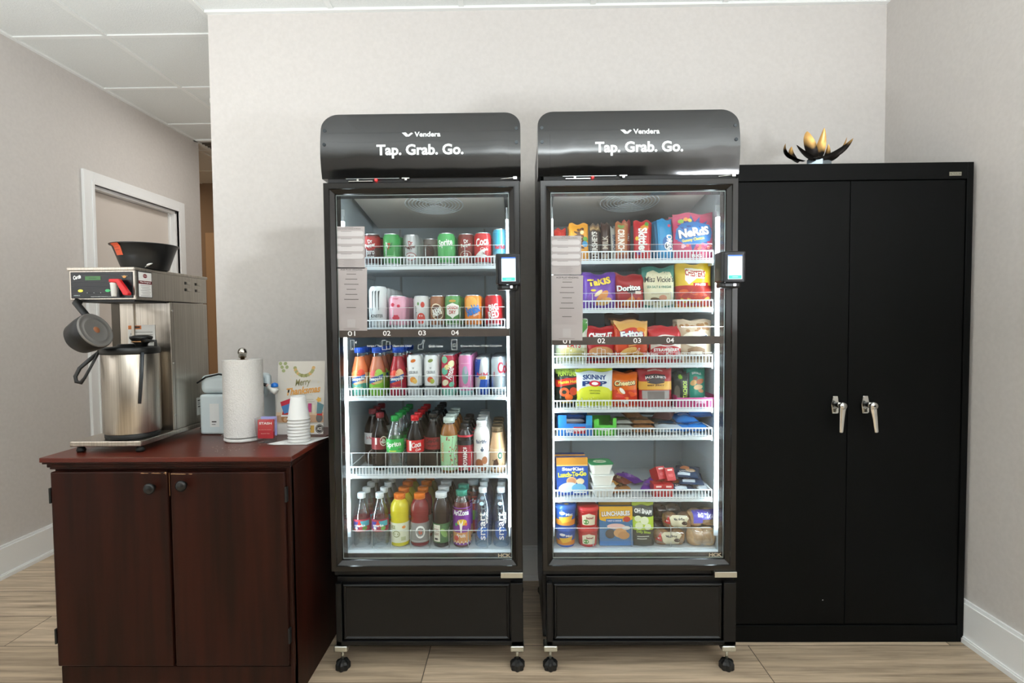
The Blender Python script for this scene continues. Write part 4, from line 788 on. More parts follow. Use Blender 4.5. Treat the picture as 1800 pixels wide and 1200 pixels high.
bag('nut_bag', 'nuts', 1181, 1213, 655, Z, 2.02, .03, '1f2420', [('s', -.1, .86, .3, 8, '8fc03a'), ('t', 'PISTACHIOS', .35, .42, 2.4, .13, 'a9c84a', 90, .03), ('e', -.5, .4, .3, .22, '5a5548'), ('e', -.45, .2, .3, .14, '6a6252')], 'black bag of pistachios on the ' + ws(3), 2, .05, group=G)
bag('nut_bag', 'nuts', 1208, 1240, 647, Z, 2.04, .03, '1f8a74', [('t', 'SAHALE', 0, .86, 1.0, .06, wt, 0, .03), ('e', .3, .64, .45, .07, 'b5653a', 25), ('e', -.4, .6, .3, .09, 'd9a86a', -50), ('e', .1, .48, .5, .07, 'e0bc8a', 10), ('e', .4, .38, .3, .05, 'c98a5a', -20), ('e', -.2, .72, .25, .05, '7a3020')], 'teal bag of mixed nuts on the ' + ws(3), 2, .05, group=G)
o = carton('bar_carton', 'low magenta display carton in front of the pistachio bag', 'carton', .145, .036, .12, 'b3246a', [('t', 'pure', .2, .5, .5, .5, 'f0c0d8', 0, .03), ('r', -1, .9, 1, 1, 'd860a0')], open_top=True); put(o, 1181, 1252, Z, 2.025, 700); o.location.x -= .003
# fifth shelf
Z = SRz[4] + .001
o = carton('bar_carton', 'open blue carton of cereal bars at the left end of the ' + ws(4), 'carton', .125, .046, .15, '2378c8', [('t', 'RICE', -.35, .45, .4, .35, wt, 0, .05), ('r', -.1, .2, .6, .75, 'c4283a'), ('t', 'Krispies', .25, .48, .6, .3, wt, 5, .03)], open_top=True); put(o, 977, 1038, Z, 2.04, 750)
B = MB().box(-.0625, -.032, -.0755, -.0745, .04, .078, M('2378c8', .35)).box(.04, .0625, -.0755, -.0745, .04, .076, M('2f9ad0', .35)); B.build('side_flap', o)
xb = o.location.x
for k in range(4):
    b_ = pouch('cereal_bar', 'blue wrapped cereal bar in the blue carton, ' + ['bottom of the pile', 'second from the bottom', 'third from the bottom', 'top of the pile'][k], 'bar', .08, .03, .017, '2b5ea8' if k % 2 else 'c9ccd4', [('t', 'TREAT', 0, .5, .7, .3, wt if k % 2 else '2b5ea8')], seed=k + 5)
    b_['group'] = 'bars in the blue carton'; b_.location = (xb, 2.0, Z + .012 + .0175 * k); b_.rotation_euler = (-PI / 2, 0, random.uniform(-.04, .04))
o = carton('bar_carton', 'open bright green carton beside the blue one on the ' + ws(4), 'carton', .082, .04, .13, '5cc24a', [('t', 'VALLEY', 0, .6, 1.0, .25, 'e9f5e0', 0, .03), ('e', .3, .3, .4, .2, '8fdc6a'), ('r', -1, .0, 1, .12, '3c9a30')], open_top=True); put(o, 1040, 1078, Z, 2.03, 750)
MB().box(-.04, -.022, -.0655, -.0645, .035, .062, M('5cc24a', .35)).box(.028, .041, -.0655, -.0645, .035, .066, M('5cc24a', .35)).build('side_flap', o)
rows = [('granola_bar', 'silver-white granola bar', 'b9bcb4', 1082, 1112, .0, 3), ('granola_bar', 'brown oat bar', 'a97a50', 1112, 1150, .0, 3), ('wrapped_bar', 'white and blue striped bar', 'c9d6de', 1152, 1198, .0, 2)]
for nm, what, c, p0, p1, dz, n in rows:
    w_ = XA(p1, 1.99) - XA(p0, 1.99)
    for k in range(n):
        b_ = pouch(nm, what + ' lying on the ' + ws(4) + ', ' + ['bottom', 'middle', 'top'][k] + ' of its pile', 'bar', w_, .11, .017, c, [('e', 0, .5, .7, .25, {'b9bcb4': '5a8a4a', 'a97a50': 'c9a070', 'c9d6de': '2c8ac0'}[c], 30), ('r', -.7, .2, .7, .3, '4a4a48')], seed=k + p0)
        b_['group'] = what + 's'; b_.location = ((XA(p0, 1.99) + XA(p1, 1.99)) / 2, 1.985, Z + .009 + .0165 * k); b_.rotation_euler = (-PI / 2 + .04, 0, random.uniform(-.08, .08))
for i, (p0, p1, y, z_, c, what, rz) in enumerate([(1098, 1128, 2.03, .052, '7d5334', 'crinkled brown cookie pack', .3), (1118, 1158, 2.08, .055, '2f3f48', 'dark slate snack pack', -.2), (1140, 1174, 2.03, .045, '5a2f2c', 'dark maroon snack pack', -.5)]):
    w_ = XA(p1, y) - XA(p0, y)
    b_ = pouch('snack_pack', what + ' lying on top of the bars on the ' + ws(4), 'snack', w_, .1, .03, c, [('e', 0, .5, .6, .2, 'b98a5a'), ('r', -.6, .7, .6, .76, 'd8c8b4')], seed=i + 40)
    b_.location = ((XA(p0, y) + XA(p1, y)) / 2, y - .04, Z + z_ + .012); b_.rotation_euler = (-PI / 2 + .25, 0, rz)
for i, (x_, y, z_, rz, rx) in enumerate([(1200, 1.985, .012, .05, 0), (1226, 1.99, .014, -.1, 0), (1210, 2.0, .04, .15, .1), (1232, 2.02, .058, -.2, .15), (1212, 2.05, .078, .3, .2)]):
    b_ = pouch('cookie_pack', 'shiny blue snack pack piled at right of the ' + ws(4) + ', ' + ['bottom left', 'bottom right', 'second layer', 'third layer', 'topmost'][i], 'snack', .085, .09, .028, '1f78c8', [('e', 0, .5, .6, .2, '5ab0e8', 20), ('t', 'CHIPS', 0, .5, 1, .15, wt, 10, .03)], seed=i + 60, rough=.2)
    b_['group'] = 'blue snack packs'; b_.location = (XA(x_, y), y, Z + z_ + .004); b_.rotation_euler = (-PI / 2 + rx + .05, 0, rz)
# sixth shelf
Z = SRz[5] + .001
kit = [('r', -1, .8, 1, 1, 'c98a2c'), ('r', -1, .77, 1, .8, 'e8c070'), ('t', 'StarKist', .05, .69, 1.4, .09, wt, 0, .04), ('t', 'Lunch-To-Go', .0, .55, 1.8, .13, 'e8dc3a', 3, .05), ('e', -.05, .37, .33, .11, 'e0b080'), ('e', -.05, .37, .26, .08, 'c98a62'), ('e', .5, .36, .25, .08, 'e8d0a8'), ('e', -.3, .2, .6, .13, 'cfe3ec', 10), ('e', .4, .18, .45, .12, '6ab4d8'), ('r', .1, .05, .9, .08, wt)]
o = carton('meal_kit_box', 'blue tuna meal kit box with yellow lettering on the ' + ws(5), 'box', .118, .138, .045, '1d50a8', kit); put(o, 976, 1034, Z, 2.005, 830, rot=(-.12, 0, .04)); o['label'] += ', in front'; o['group'] = 'meal kit boxes'
dup(o, (o.location.x - .004, 2.055, Z), 'blue tuna meal kit box on the ' + ws(5) + ', behind the front one', 'meal kit boxes', (-.1, 0, 0))
def tub(name, label, loc, w_, d_, h_, lid, rot=0, lidprint=None, group=None):
    o = thing(name, label, 'cup', loc, group, (0, 0, rot), True); B = MB(); n = 0
    rr = []
    for z, s in ((0, .78), (.003, .8), (h_ - .004, 1), (h_, 1)):
        pts = []; r_ = .012
        for (cx, cy, a0) in ((1, -1, -90), (1, 1, 0), (-1, 1, 90), (-1, -1, 180)):
            for q in range(4):
                a = math.radians(a0 + q * 30); pts.append((cx * (w_ / 2 * s - r_) + r_ * math.cos(a), cy * (d_ / 2 * s - r_) + r_ * math.sin(a)))
        rr.append([(x, y, z) for x, y in pts]); n = len(pts)
    vs = sum(rr, []); B.add(vs, [(i * n + k, i * n + (k + 1) % n, (i + 1) * n + (k + 1) % n, (i + 1) * n + k) for i in range(3) for k in range(n)] + [tuple(range(n))[::-1]], M('ecebe4', .4), True); B.build('tub', o)
    B = MB().hprism([(x * 1.08, y * 1.08) for x, y, z in rr[3]], h_, h_ + .0015, lid); L_ = B.build('peel_lid', o)
    if lidprint: printed(lidprint, w_ / 2, d_ / 2, lambda x, z, off: (x, z, h_ + .0015 + off), 'lid_print', L_, L=1)
    return o
xt = XA(1057, 1.995, 830)
for k, (dz, dxx, rt) in enumerate([(0, .004, .03), (.0415, .001, -.04), (.083, -.006, .1)]):
    tub('fruit_cup', 'white fruit tub in the stack beside the blue meal kit, ' + ['bottom', 'middle', 'top with a green lid'][k], (xt + dxx, 1.998, Z + dz), .082, .082, .0395, M('e9ebe6', .35) if k < 2 else M('2f9a5c', .3), rt, [('e', 0, 0, .6, .5, 'dfe6c8'), ('t', 'fruit', 0, 0, .7, .3, '2b6a3a')] if k == 2 else None, 'stacked fruit tubs')
def flat(name, cat, label, px, Y, z_, w_, l_, t_, c, pr, rz=0, rx=.04, grp=None, seed=1, rough=.28):
    b_ = pouch(name, label, cat, w_, l_, t_, c, pr, seed=seed, rough=rough)
    if grp: b_['group'] = grp
    b_.location = (XA(px, Y, 850), Y, Z + z_); b_.rotation_euler = (-PI / 2 + rx, 0, rz); return b_
lr = ['leftmost', 'second from the left', 'third from the left', 'rightmost']
for k, (px, zz, rz) in enumerate([(1086, .01, .1), (1104, .01, -.1), (1084, .033, .5), (1106, .035, .3)]):
    flat('candy_bar', 'candy', 'golden brown candy bar in the heap right of the fruit tubs, ' + ['bottom left', 'bottom right', 'top left', 'top right'][k], px, 1.985 + .01 * k, zz, .045, .1, .018, ['a3683a', 'b07a44', 'c58a3a', '7a3a2a'][k], [('r', -.8, .35, .8, .65, '5a2018'), ('t', 'BITES', 0, .5, 1.2, .15, 'e8d0a0', 30)], rz + .4, .1, 'heaped candy bars', k + 80)
for k, (px, zz, rz, y) in enumerate([(1136, .012, -.4, 1.99), (1142, .038, -.7, 2.0), (1124, .012, .6, 2.1)]):
    flat('candy_pack', 'candy', 'purple wrapped candy pack on the ' + ws(5) + ', ' + ['at the bottom of the heap', 'on top at the front', 'behind the others'][k], px, y, zz, .05, .11, .02, '6a2a9a', [('e', 0, .5, .6, .2, '8a4ac0'), ('t', 'CARAMEL', 0, .5, 1.3, .12, 'd0a8e8', 40)], rz, .12, 'purple candy packs', k + 90)
for k, (px, zz, y, rx_, rz) in enumerate([(1154, 0, 1.985, 0, .05), (1172, 0, 1.985, 0, 0), (1160, .05, 2.0, -.5, .35), (1176, .046, 1.995, -.5, .25)]):
    o = carton('candy_box', 'glossy red candy box on the ' + ws(5) + ', ' + ['front left', 'front right', 'leaning at the back left', 'leaning at the back right'][k], 'box', .036, .048, .05, 'b3161f', [('r', -.5, .75, .6, .88, 'e8c8c4'), ('t', 'RED', 0, .4, 1, .2, 'e06a6a')]); o['group'] = 'red candy boxes'
    o.location = (XA(px, y, 850), y, Z + zz); o.rotation_euler = (rx_, 0, rz)
for k, (px, zz, y, rz) in enumerate([(1204, .012, 1.99, .1), (1216, .036, 1.995, -.2), (1206, .058, 2.01, -.35)]):
    flat('cookie_pack', 'cookies', 'navy and tan cookie pack heaped on the ' + ws(5) + ', ' + ['bottom', 'middle', 'top'][k], px, y, zz, .09, .11, .024, '243a58', [('e', -.2, .6, .4, .15, 'd98a5a'), ('e', .3, .4, .4, .14, 'e0b080'), ('r', -.7, .1, .3, .2, 'c8d4dc'), ('t', 'COOKIES', 0, .3, 1.2, .1, wt, 10, .03)], rz, .12, 'navy cookie packs', k + 100)
flat('foil_pack', 'snack', 'crumpled silver foil pack at the right end of the ' + ws(5), 1240, 1.99, .02, .05, .09, .028, 'c4ccd2', [('e', 0, .5, .5, .2, 'e4e9ec')], .2, .1, None, 7, .15)
flat('foil_pack', 'snack', 'silver foil pack lying under the blue meal kits', 1000, 2.075, .012, .1, .1, .02, 'aeb4ba', None, .0, .0, None, 8, .15)
# fridge floor
Z = SRz[6] + .001
def cup(name, label, px, Y, z_, r, h, c, lidc, prints, group):
    o = thing(name, label, 'cup', (0, 0, 0), group); p = [(r * .82, 0), (r * .86, .002), (r * .97, h * .75), (r, h * .82)]
    MB().lathe(p, M(c, .35), 28).build('cup_body', o)
    MB().lathe([(r * 1.04, h * .8), (r * 1.05, h * .86), (r * 1.0, h * .97), (r * .9, h), (0, h)], M(lidc, .3), 28).build('lid', o)
    if prints: printed(prints, r, h, lathemap(p), 'printed_label', o)
    o.location = (XA(px, Y, 920), Y, Z + z_); return o
mc = [('r', -1.5, .1, 1.5, .35, 'e08a2c'), ('p', [(-.8, .45), (-.4, .2), (.5, .3), (.7, .55), (.1, .5)], 'f0b83a'), ('e', -.4, .65, .3, .07, wt), ('t', 'Mac', .3, .6, .7, .12, wt, 0, .04)]
cup('macaroni_cup', 'blue macaroni cup on the ' + ws(6) + ', bottom of its stack', 994, 2.0, 0, .0385, .072, '1f56b0', '1f56b0', mc, 'blue macaroni cups')
cup('macaroni_cup', 'blue macaroni cup with patterned lid on the ' + ws(6) + ', top of its stack', 994, 2.0, .073, .040, .085, '1f56b0', '2a62b8', mc, 'blue macaroni cups')
o = bpy.data.objects['macaroni_cup.001']; printed([('e', math.cos(a) * .6, math.sin(a) * .6, .22, .2, c_) for a, c_ in ((0, 'e9c050'), (1.2, wt), (2.4, 'e9c050'), (3.6, wt), (4.8, 'e9c050'))], .038, .038, lambda x, z, off: (x, z, .085 + off), 'lid_print', o, L=1)
nc = [('p', [(-.7, .15), (-.7, .6), (0, .72), (.7, .6), (.7, .15)], 'e6dcc0'), ('e', -.3, .3, .3, .12, '5a9a4a'), ('t', 'bowl', .1, .5, .7, .12, '8f1a20', 0, .04)]
cup('noodle_cup', 'red noodle cup on the ' + ws(6) + ', bottom of its stack', 1033, 2.0, 0, .0385, .07, 'c0141c', 'c8181f', nc, 'red noodle cups')
cup('noodle_cup', 'red noodle cup with red lid on the ' + ws(6) + ', top of its stack', 1033, 2.0, .071, .0395, .078, 'c0141c', 'cc1c24', nc, 'red noodle cups')
cup('noodle_cup', 'red noodle cup at the back of the ' + ws(6) + ', bottom of the rear stack', 1030, 2.09, 0, .0385, .07, 'c0141c', 'c8181f', nc, 'red noodle cups')
cup('noodle_cup', 'red noodle cup at the back of the ' + ws(6) + ', top of the rear stack', 1030, 2.09, .071, .0395, .095, 'c0141c', 'cc1c24', nc, 'red noodle cups')
lun = [('r', -1, .7, 1, 1, 'e9b428'), ('e', 0, .68, 1.0, .08, 'e9b428'), ('t', 'LUNCHABLES', 0, .81, 1.75, .14, '7a2a18', 2, .08), ('t', 'LUNCHABLES', 0, .815, 1.7, .125, wt, 2, .045), ('r', -.6, .58, .4, .68, '2c6aa8'), ('t', 'TURKEY & CHEDDAR', -.1, .63, .85, .035, wt), ('e', .65, .67, .22, .07, 'c03a2a'), ('e', 0, .49, .55, .07, 'e0b8b0'), ('e', -.35, .3, .3, .12, '4a4440'), ('e', .25, .32, .4, .12, 'd09a62'), ('e', .45, .26, .35, .1, 'c0884e'), ('r', -1, .0, 1, .12, '3a78b8'), ('e', .6, .45, .25, .05, 'd8d0c8')]
for k in range(3):
    o = carton('lunch_kit', 'yellow and blue boxed lunch kit on the ' + ws(6) + ', ' + ['frontmost', 'second', 'third from the front'][k], 'box', .124, .143, .022, '3f74a0', lun)
    o['group'] = 'boxed lunch kits'; put(o, 1052, 1113, Z, 1.99 + k * .035, 920, rot=(-.1, 0, 0)); o.location.x -= .004 * k; o.location.z += .004 * k
snp = [('r', -1, .88, 1, 1, 'b5cf3a'), ('p', [(-1, .72), (-1, .88), (1, .8), (1, .62)], '26302a'), ('t', 'OH SNAP!', .0, .755, 1.6, .1, wt, -8, .05), ('r', -1, .35, 1, .64, 'b5cf3a'), ('e', -.5, .6, .3, .07, 'e3eac0'), ('e', .1, .56, .38, .09, 'e9efcc'), ('e', -.4, .44, .35, .08, 'dfe8b8'), ('e', .4, .42, .3, .07, 'e6ecc6'), ('t', 'Dilly Bites', 0, .3, 1.3, .07, 'a9c83a', -6, .03), ('r', -.6, .2, .5, .22, 'c8ccc0'), ('r', -.6, .15, .3, .17, 'c8ccc0')]
bag('pickle_pouch', 'pickles', 1111, 1149, 879, Z, 1.99, .03, '2a322c', snp, 'black and lime pickle pouch on the ' + ws(6), 2, .04, group='pickle pouches', gusset=True)
MUF = noise_mat('muffin_crumb', '8a5a32', 'b98a58', nscale=60, rough=.7)
def muffins(label, px, py, Y, z_, w_, h_, txt, mats_, name='muffin_pack', ccol='d8d0b0', rz=0, group='wrapped muffin packs'):
    o = thing(name, label, 'baked goods', (XA(px, Y, 920), Y, Z + z_), group, (0, 0, rz), True)
    B = MB()
    for sx in (-1, 1):
        B.lathe([(.001, .0), (h_ * .4, .004), (h_ * .47, h_ * .3), (h_ * .5, h_ * .55), (h_ * .44, h_ * .8), (h_ * .25, h_ * .94), (0, h_ * .97)], mats_, 18, (sx * w_ * .25, 0, 0))
    B.build('baked_contents', o)
    F = MB(); nx, nz = 16, 10; vs = []
    for side in (-1, 1):
        for j in range(nz + 1):
            for i in range(nx + 1):
                u = 2 * i / nx - 1; v = j / nz
                t = h_ * .53 * math.sqrt(max(0, 1 - abs(2 * v - 1) ** 2.6)) * math.sqrt(max(0, 1 - abs(u) ** 5)) * (1 + .06 * math.sin(11 * u + 5 * v)) + .0008
                vs.append((u * w_ / 2, side * t, h_ * v * (1 + .05 * math.sin(6 * u)) + .001))
    n = nx + 1; q = n * (nz + 1)
    F.add(vs, [(j * n + i, j * n + i + 1, (j + 1) * n + i + 1, (j + 1) * n + i) for j in range(nz) for i in range(nx)] + [(q + j * n + i + 1, q + j * n + i, q + (j + 1) * n + i, q + (j + 1) * n + i + 1) for j in range(nz) for i in range(nx)], FILM, True)
    F.build('clear_wrapper', o)
    def mp_(x, z, off):
        u = x / (w_ / 2); v = min(1, max(0, z / h_)); t = h_ * .53 * math.sqrt(max(0, 1 - abs(2 * v - 1) ** 2.6)) * math.sqrt(max(0, 1 - abs(u) ** 5)) * (1 + .06 * math.sin(11 * u + 5 * v)) + .0018
        return (x, -t - off, h_ * v)
    if txt:
        printed([('p', [(-.5, .3), (-.62, .75), (-.4, .9), (.5, .9), (.68, .72), (.5, .55), (.5, .12), (-.3, .12)], ccol), ('t', txt, .0, .68, .7, .16, '3a3a4a', 0, .03), ('e', .35, .42, .18, .13, '3a2018'), ('p', [(-.95, .4), (-.65, .9), (-.6, .35)], 'c8302c'), ('r', -.82, .5, -.7, .6, wt)], w_ / 2, h_, mp_, 'printed_label', o, L=.012)
    return o
DM = noise_mat('chocolate_crumb', '3a2218', '54342a', nscale=60, rough=.7)
muffins('clear pack of brown muffins with a cream label on the ' + ws(6) + ', lower one', 1176, 0, 2.0, 0, .118, .057, 'Muffins', MUF)
muffins('clear pack of mini muffins on the ' + ws(6) + ', resting on the lower pack', 1190, 0, 2.01, .06, .112, .057, 'Mini Muffins', MUF, rz=-.04)
muffins('clear pack of dark chocolate muffins behind the cream-labelled packs', 1166, 0, 2.085, .0, .11, .06, None, DM)
muffins('clear pack of grey-brown muffins stacked above the chocolate ones', 1170, 0, 2.085, .062, .11, .06, None, DM, rz=.1)
BREAD = noise_mat('pale_bread_crust', 'b98e60', 'd6b68c', nscale=40, rough=.7)
muffins('clear bag of pale rolls at the right end of the ' + ws(6), 1232, 0, 1.995, 0, .09, .066, None, BREAD, 'bread_bag', group='bread bags')
o = muffins('purple-printed bread bag lying on the pale rolls', 1232, 0, 2.01, .068, .1, .062, None, BREAD, 'bread_bag', rz=.1, group='bread bags')
printed([('r', -.9, .5, .95, .98, '4a3f9a'), ('t', 'BIG TEXAS', .1, .72, 1.3, .25, 'dcd8ee', -8, .05), ('r', -.9, .3, -.2, .5, '5a50a8')], .05, .062, lambda x, z, off: (x, -.037 * math.sqrt(max(0, 1 - abs(2 * z / .062 - 1) ** 2.6)) - .001 - off, z), 'printed_design', o, L=.012)

# ------------------------------------------------------------ steel cupboard and flower
T = thing('storage_cupboard', 'tall black steel cupboard with two doors and chrome handles, against the right wall', 'cupboard', (1.25, 2.3, 0))
MB().box(.795, 1.703, 2.064, 2.52, 0, 1.83, CABBLK).box(.795, .822, 2.05, 2.07, 0, 1.83, CABBLK).box(1.679, 1.703, 2.05, 2.07, 0, 1.83, CABBLK).box(.822, 1.679, 2.05, 2.07, 1.768, 1.83, CABBLK).box(.822, 1.679, 2.05, 2.07, 0, .066, CABBLK).build('carcass', T, .0015)
for k, (x0, x1) in enumerate(((.824, 1.2485), (1.2505, 1.677))):
    d = MB().box(x0, x1, 2.0535, 2.063, .069, 1.765, CABBLK).build('door', T, .002)
    p = W([1469, 1522][k], 712, 2.05); hx, hz = p.x - .004, .925
    B = MB(); B.prism([(hx - .011, hz - .035), (hx + .011, hz - .035), (hx + .015, hz + .0), (hx + .009, hz + .032), (hx - .009, hz + .032), (hx - .015, hz)], 2.045, 2.0535, CHROME)
    B.box(hx - .007, hx + .008, 2.035, 2.046, hz - .03, hz - .012, CHROME)
    B.build('lock_plate', d, .002)
    B = MB(); n = 16; tx = .006 if k else -.002; hy = 2.0; kx = hx + .004
    B.tube([(hx, 2.046, hz + .0), (kx, 2.018, hz)], .010, BLACK, 12)
    vs = []
    pr = [(0, 0, .0135), (.0, -.012, .0128), (tx, -.045, .0105), (tx * 1.8, -.085, .0085), (tx * 2.1, -.098, .0083)]
    pts = [(kx + a, hy + .006, hz + b_) for a, b_, r in pr]
    B.tube([(kx - tx * .1, hy + .006, hz + .0135)] + pts + [(kx + tx * 2.15, hy + .006, hz - .101)], [.006, .0135, .0128, .0105, .0085, .0083, .005], CHROME, 14, .62)
    B.tube([(kx, 2.02, hz), (kx, hy - .002, hz)], [.0125, .0125], CHROME, 18)
    h_ = B.build('handle', d)
    if k: MB().tube([(kx, hy - .002, hz), (kx, hy - .004, hz)], .0035, BLACK, 10).build('keyhole', h_)
p = W(1679, 305.5, 2.05)
pl = MB().box(p.x - .022, p.x + .022, 2.048, 2.0505, p.z - .007, p.z + .007, M('9a9686', .3, .6)).build('name_plate', T)
printed([('r', -.8, -.35, .8, .35, '4a4a40'), ('t', 'Sandusky', 0, 0, 1.4, .7, 'c8c4b0')], .022, .007, flatmap(p.x, 2.048, p.z), 'plate_lettering', pl, L=1)
printed([('e', 1.165, .165, .0022, .0022, 'c8c8c4'), ('e', 1.19, .035, .006, .003, '4a2c20')], 1, 1, flatmap(0, 2.0532, 0), 'paint_chip', T, L=1)
B = MB()
for k in range(12):
    z = .3 + k * .12 + random.uniform(-.03, .03); B.box(1.703, 1.7034, 2.052, 2.056, z, z + random.uniform(.01, .07), M('b9b4aa', .5))
tag(B.build('worn_edge', T), 'pale worn marks along the right edge')
GOLD = bpy.data.materials.new('gold_black_petal'); GOLD.use_nodes = True; N, L, b = nodes(GOLD)
tc = N.new('ShaderNodeTexCoord'); sp = N.new('ShaderNodeSeparateXYZ'); nz = N.new('ShaderNodeTexNoise'); nz.inputs['Scale'].default_value = 60
mp = N.new('ShaderNodeMapping'); mp.inputs['Scale'].default_value = (1, 1, .15); L.new(tc.outputs['Object'], mp.inputs[0]); L.new(mp.outputs[0], nz.inputs[0])
L.new(tc.outputs['Object'], sp.inputs[0]); ma = N.new('ShaderNodeMath'); ma.operation = 'MULTIPLY_ADD'; ma.inputs[1].default_value = .03; L.new(nz.outputs[0], ma.inputs[0]); L.new(sp.outputs['Z'], ma.inputs[2])
cr = N.new('ShaderNodeValToRGB'); cr.color_ramp.elements[0].position = .085; cr.color_ramp.elements[0].color = (.008, .006, .005, 1); cr.color_ramp.elements[1].position = .125; cr.color_ramp.elements[1].color = (.8, .47, .16, 1)
L.new(ma.outputs[0], cr.inputs[0]); L.new(cr.outputs[0], b.inputs['Base Color']); b.inputs['Metallic'].default_value = .85; b.inputs['Roughness'].default_value = .38
fx = XA(1432, 2.115, 280)
fl = thing('flower_ornament', 'gold and black metal lotus flower ornament on top of the black cupboard', 'ornament', (fx, 2.115, 1.83), local=True)
MB().hprism([(-.03, .0), (.02, -.02), (.072, .012), (.02, .05)], 0, .032, M('8f9ba3', .25, .6)).build('mirror_base', fl)
PETB = M('17110e', .4, .7)
def petal(base, ctrl, tip, wv, w_):
    B = MB(); n = 16; vs = []; base, ctrl, tip, wv = map(Vector, (base, ctrl, tip, wv)); wv.normalize(); 
    for side in (0, 1):
        for i in range(n + 1):
            t = i / n; c = base * (1 - t) ** 2 + ctrl * 2 * t * (1 - t) + tip * t * t; d = ((ctrl - base) * (1 - t) + (tip - ctrl) * t).normalized()
            wv_ = (wv - d * wv.dot(d)).normalized(); nn = d.cross(wv_)
            ww = w_ / 2 * (math.sin(PI * (.16 + .84 * t)) ** .75 if t < 1 else 0) + .0003
            for s_ in (-1, -.5, 0, .5, 1): vs.append(c + wv_ * s_ * ww + nn * (.006 * (1 - s_ * s_) * math.sin(PI * t) + side * .001))
    q = (n + 1) * 5
    B.add([tuple(v) for v in vs], [(i * 5 + k, i * 5 + k + 1, i * 5 + k + 6, i * 5 + k + 5) for i in range(n) for k in range(4)] + [(q + i * 5 + k + 1, q + i * 5 + k, q + i * 5 + k + 5, q + i * 5 + k + 6) for i in range(n) for k in range(4)], GOLD, True)
    return B.build('petal', fl)
o_ = .034
for bs_, ct, tp, wv, ww in (((-.04, 0, o_ - .005), (-.13, 0, o_ + .01), (-.112, .0, o_ + .062), (0, 1, .1), .03), ((.0, -.01, o_), (-.06, -.05, o_ - .004), (-.10, -.06, o_ + .038), (.3, .2, 1), .022), ((-.045, .03, o_), (-.075, .05, o_ + .03), (-.058, .06, o_ + .07), (1, 0, .1), .024), ((-.006, -.012, o_), (-.05, -.05, o_ + .05), (-.035, -.01, o_ + .105), (1, 0, .2), .046), ((.008, .012, o_), (.055, .05, o_ + .045), (.047, .02, o_ + .128), (1, 0, -.25), .038), ((.05, .03, o_), (.085, .05, o_ + .03), (.086, .06, o_ + .078), (1, 0, -.2), .022), ((.02, -.015, o_), (.07, -.05, o_), (.11, -.06, o_ + .06), (-.3, .2, 1), .024), ((.04, 0, o_ - .004), (.118, .02, o_ + .012), (.135, .02, o_ + .09), (.5, .6, -.3), .026)): petal(bs_, ct, tp, wv, ww)
MB().lathe([(.022, o_ - .003), (.025, o_ + .002), (.016, o_ + .008), (0, o_ + .008)], PETB, 16).build('flower_centre', fl)

# ------------------------------------------------------------ wooden cabinet
T = thing('wooden_cabinet', 'dark cherry wood cabinet with two knobbed doors, carrying the coffee machine', 'cabinet', (-1.137, 1.93, 0))
TZ = .8256
MB().box(-1.5445, -.729, 1.691, 2.175, .810, TZ, TOPWOOD).build('cabinet_top', T, .002)
B = MB().box(-1.5445 + .004, -.733, 1.695, 2.175, .803, .810, WOOD)
B.box(-1.533, -.738, 1.704, 2.17, .79, .803, WOOD).box(-1.528, -.741, 1.709, 2.17, .783, .79, WOOD); B.build('moulding', T, .003)
MB().box(-1.520, -.744, 1.722, 2.165, 0, .783, WOOD).box(-1.520, -.744, 1.716, 1.73, 0, .125, WOOD).box(-.757, -.744, 1.712, 1.74, 0, .783, WOOD).build('carcass', T, .0015)
for k, (x0, x1) in enumerate(((-1.518, -1.136), (-1.128, -.757))):
    d = MB().box(x0, x1, 1.7, 1.72, .135, .777 - .003 * k, WOOD).build('door', T, .004)
    p = W([262, 318][k], [859, 854][k], 1.68); B = MB().lathe([(.004, 0), (.009, .001), (.006, .006), (.008, .012), (.017, .017), (.018, .022), (.012, .027), (.009, .0265), (.007, .028), (0, .0285)], BLKPL, 22)
    B.xf(Matrix.Translation((p.x, 1.7, p.z)) @ Matrix.Rotation(PI / 2, 4, 'X')); B.build('knob', d)
    xh = x0 if k == 0 else x1; s = -1 if k == 0 else 1
    for zz in (.70, .235):
        MB().box(min(xh, xh + s * .006), max(xh, xh + s * .006), 1.698, 1.722, zz - .025, zz + .025, RUBBER).build('hinge', d, .001)
    S = []
    for q in range(16):
        x = random.uniform(x1 - .1, x1 - .002) if k == 0 else random.uniform(x0, x0 + .07); S.append(('r', x, .7715 - .003 * (k), x + random.uniform(.003, .012), .7725 - .003 * k + random.uniform(.0003, .0016), 'a9805a'))
    if k == 0: S.append(('p', [(x1 - .006, .777), (x1 - .001, .777), (x1 - .001, .772), (x1 - .003, .768)], 'b08a60'))
    else: S.append(('r', x0, .70, x0 + .001, .774, '8a6040'))
    tag(printed(S, 1, 1, flatmap(0, 1.6996, 0), 'worn_edge', d, L=1), 'tan chipped wear along the top edge')
S = [('e', random.gauss(-1.0, .05), random.gauss(1.81, .035), random.uniform(.0008, .0028), random.uniform(.0008, .002), random.choice(['d8c8a8', 'c9b08a', 'e0d8c8'])) for _ in range(34)] + [('r', -1.43, 1.6925, -.9, 1.6933, '9a6a3c')]
tag(printed(S, 1, 1, lambda x, z, off: (x, z, TZ + .0003), 'crumbs', T, L=1), 'pale crumbs scattered on the top', kind='stuff')

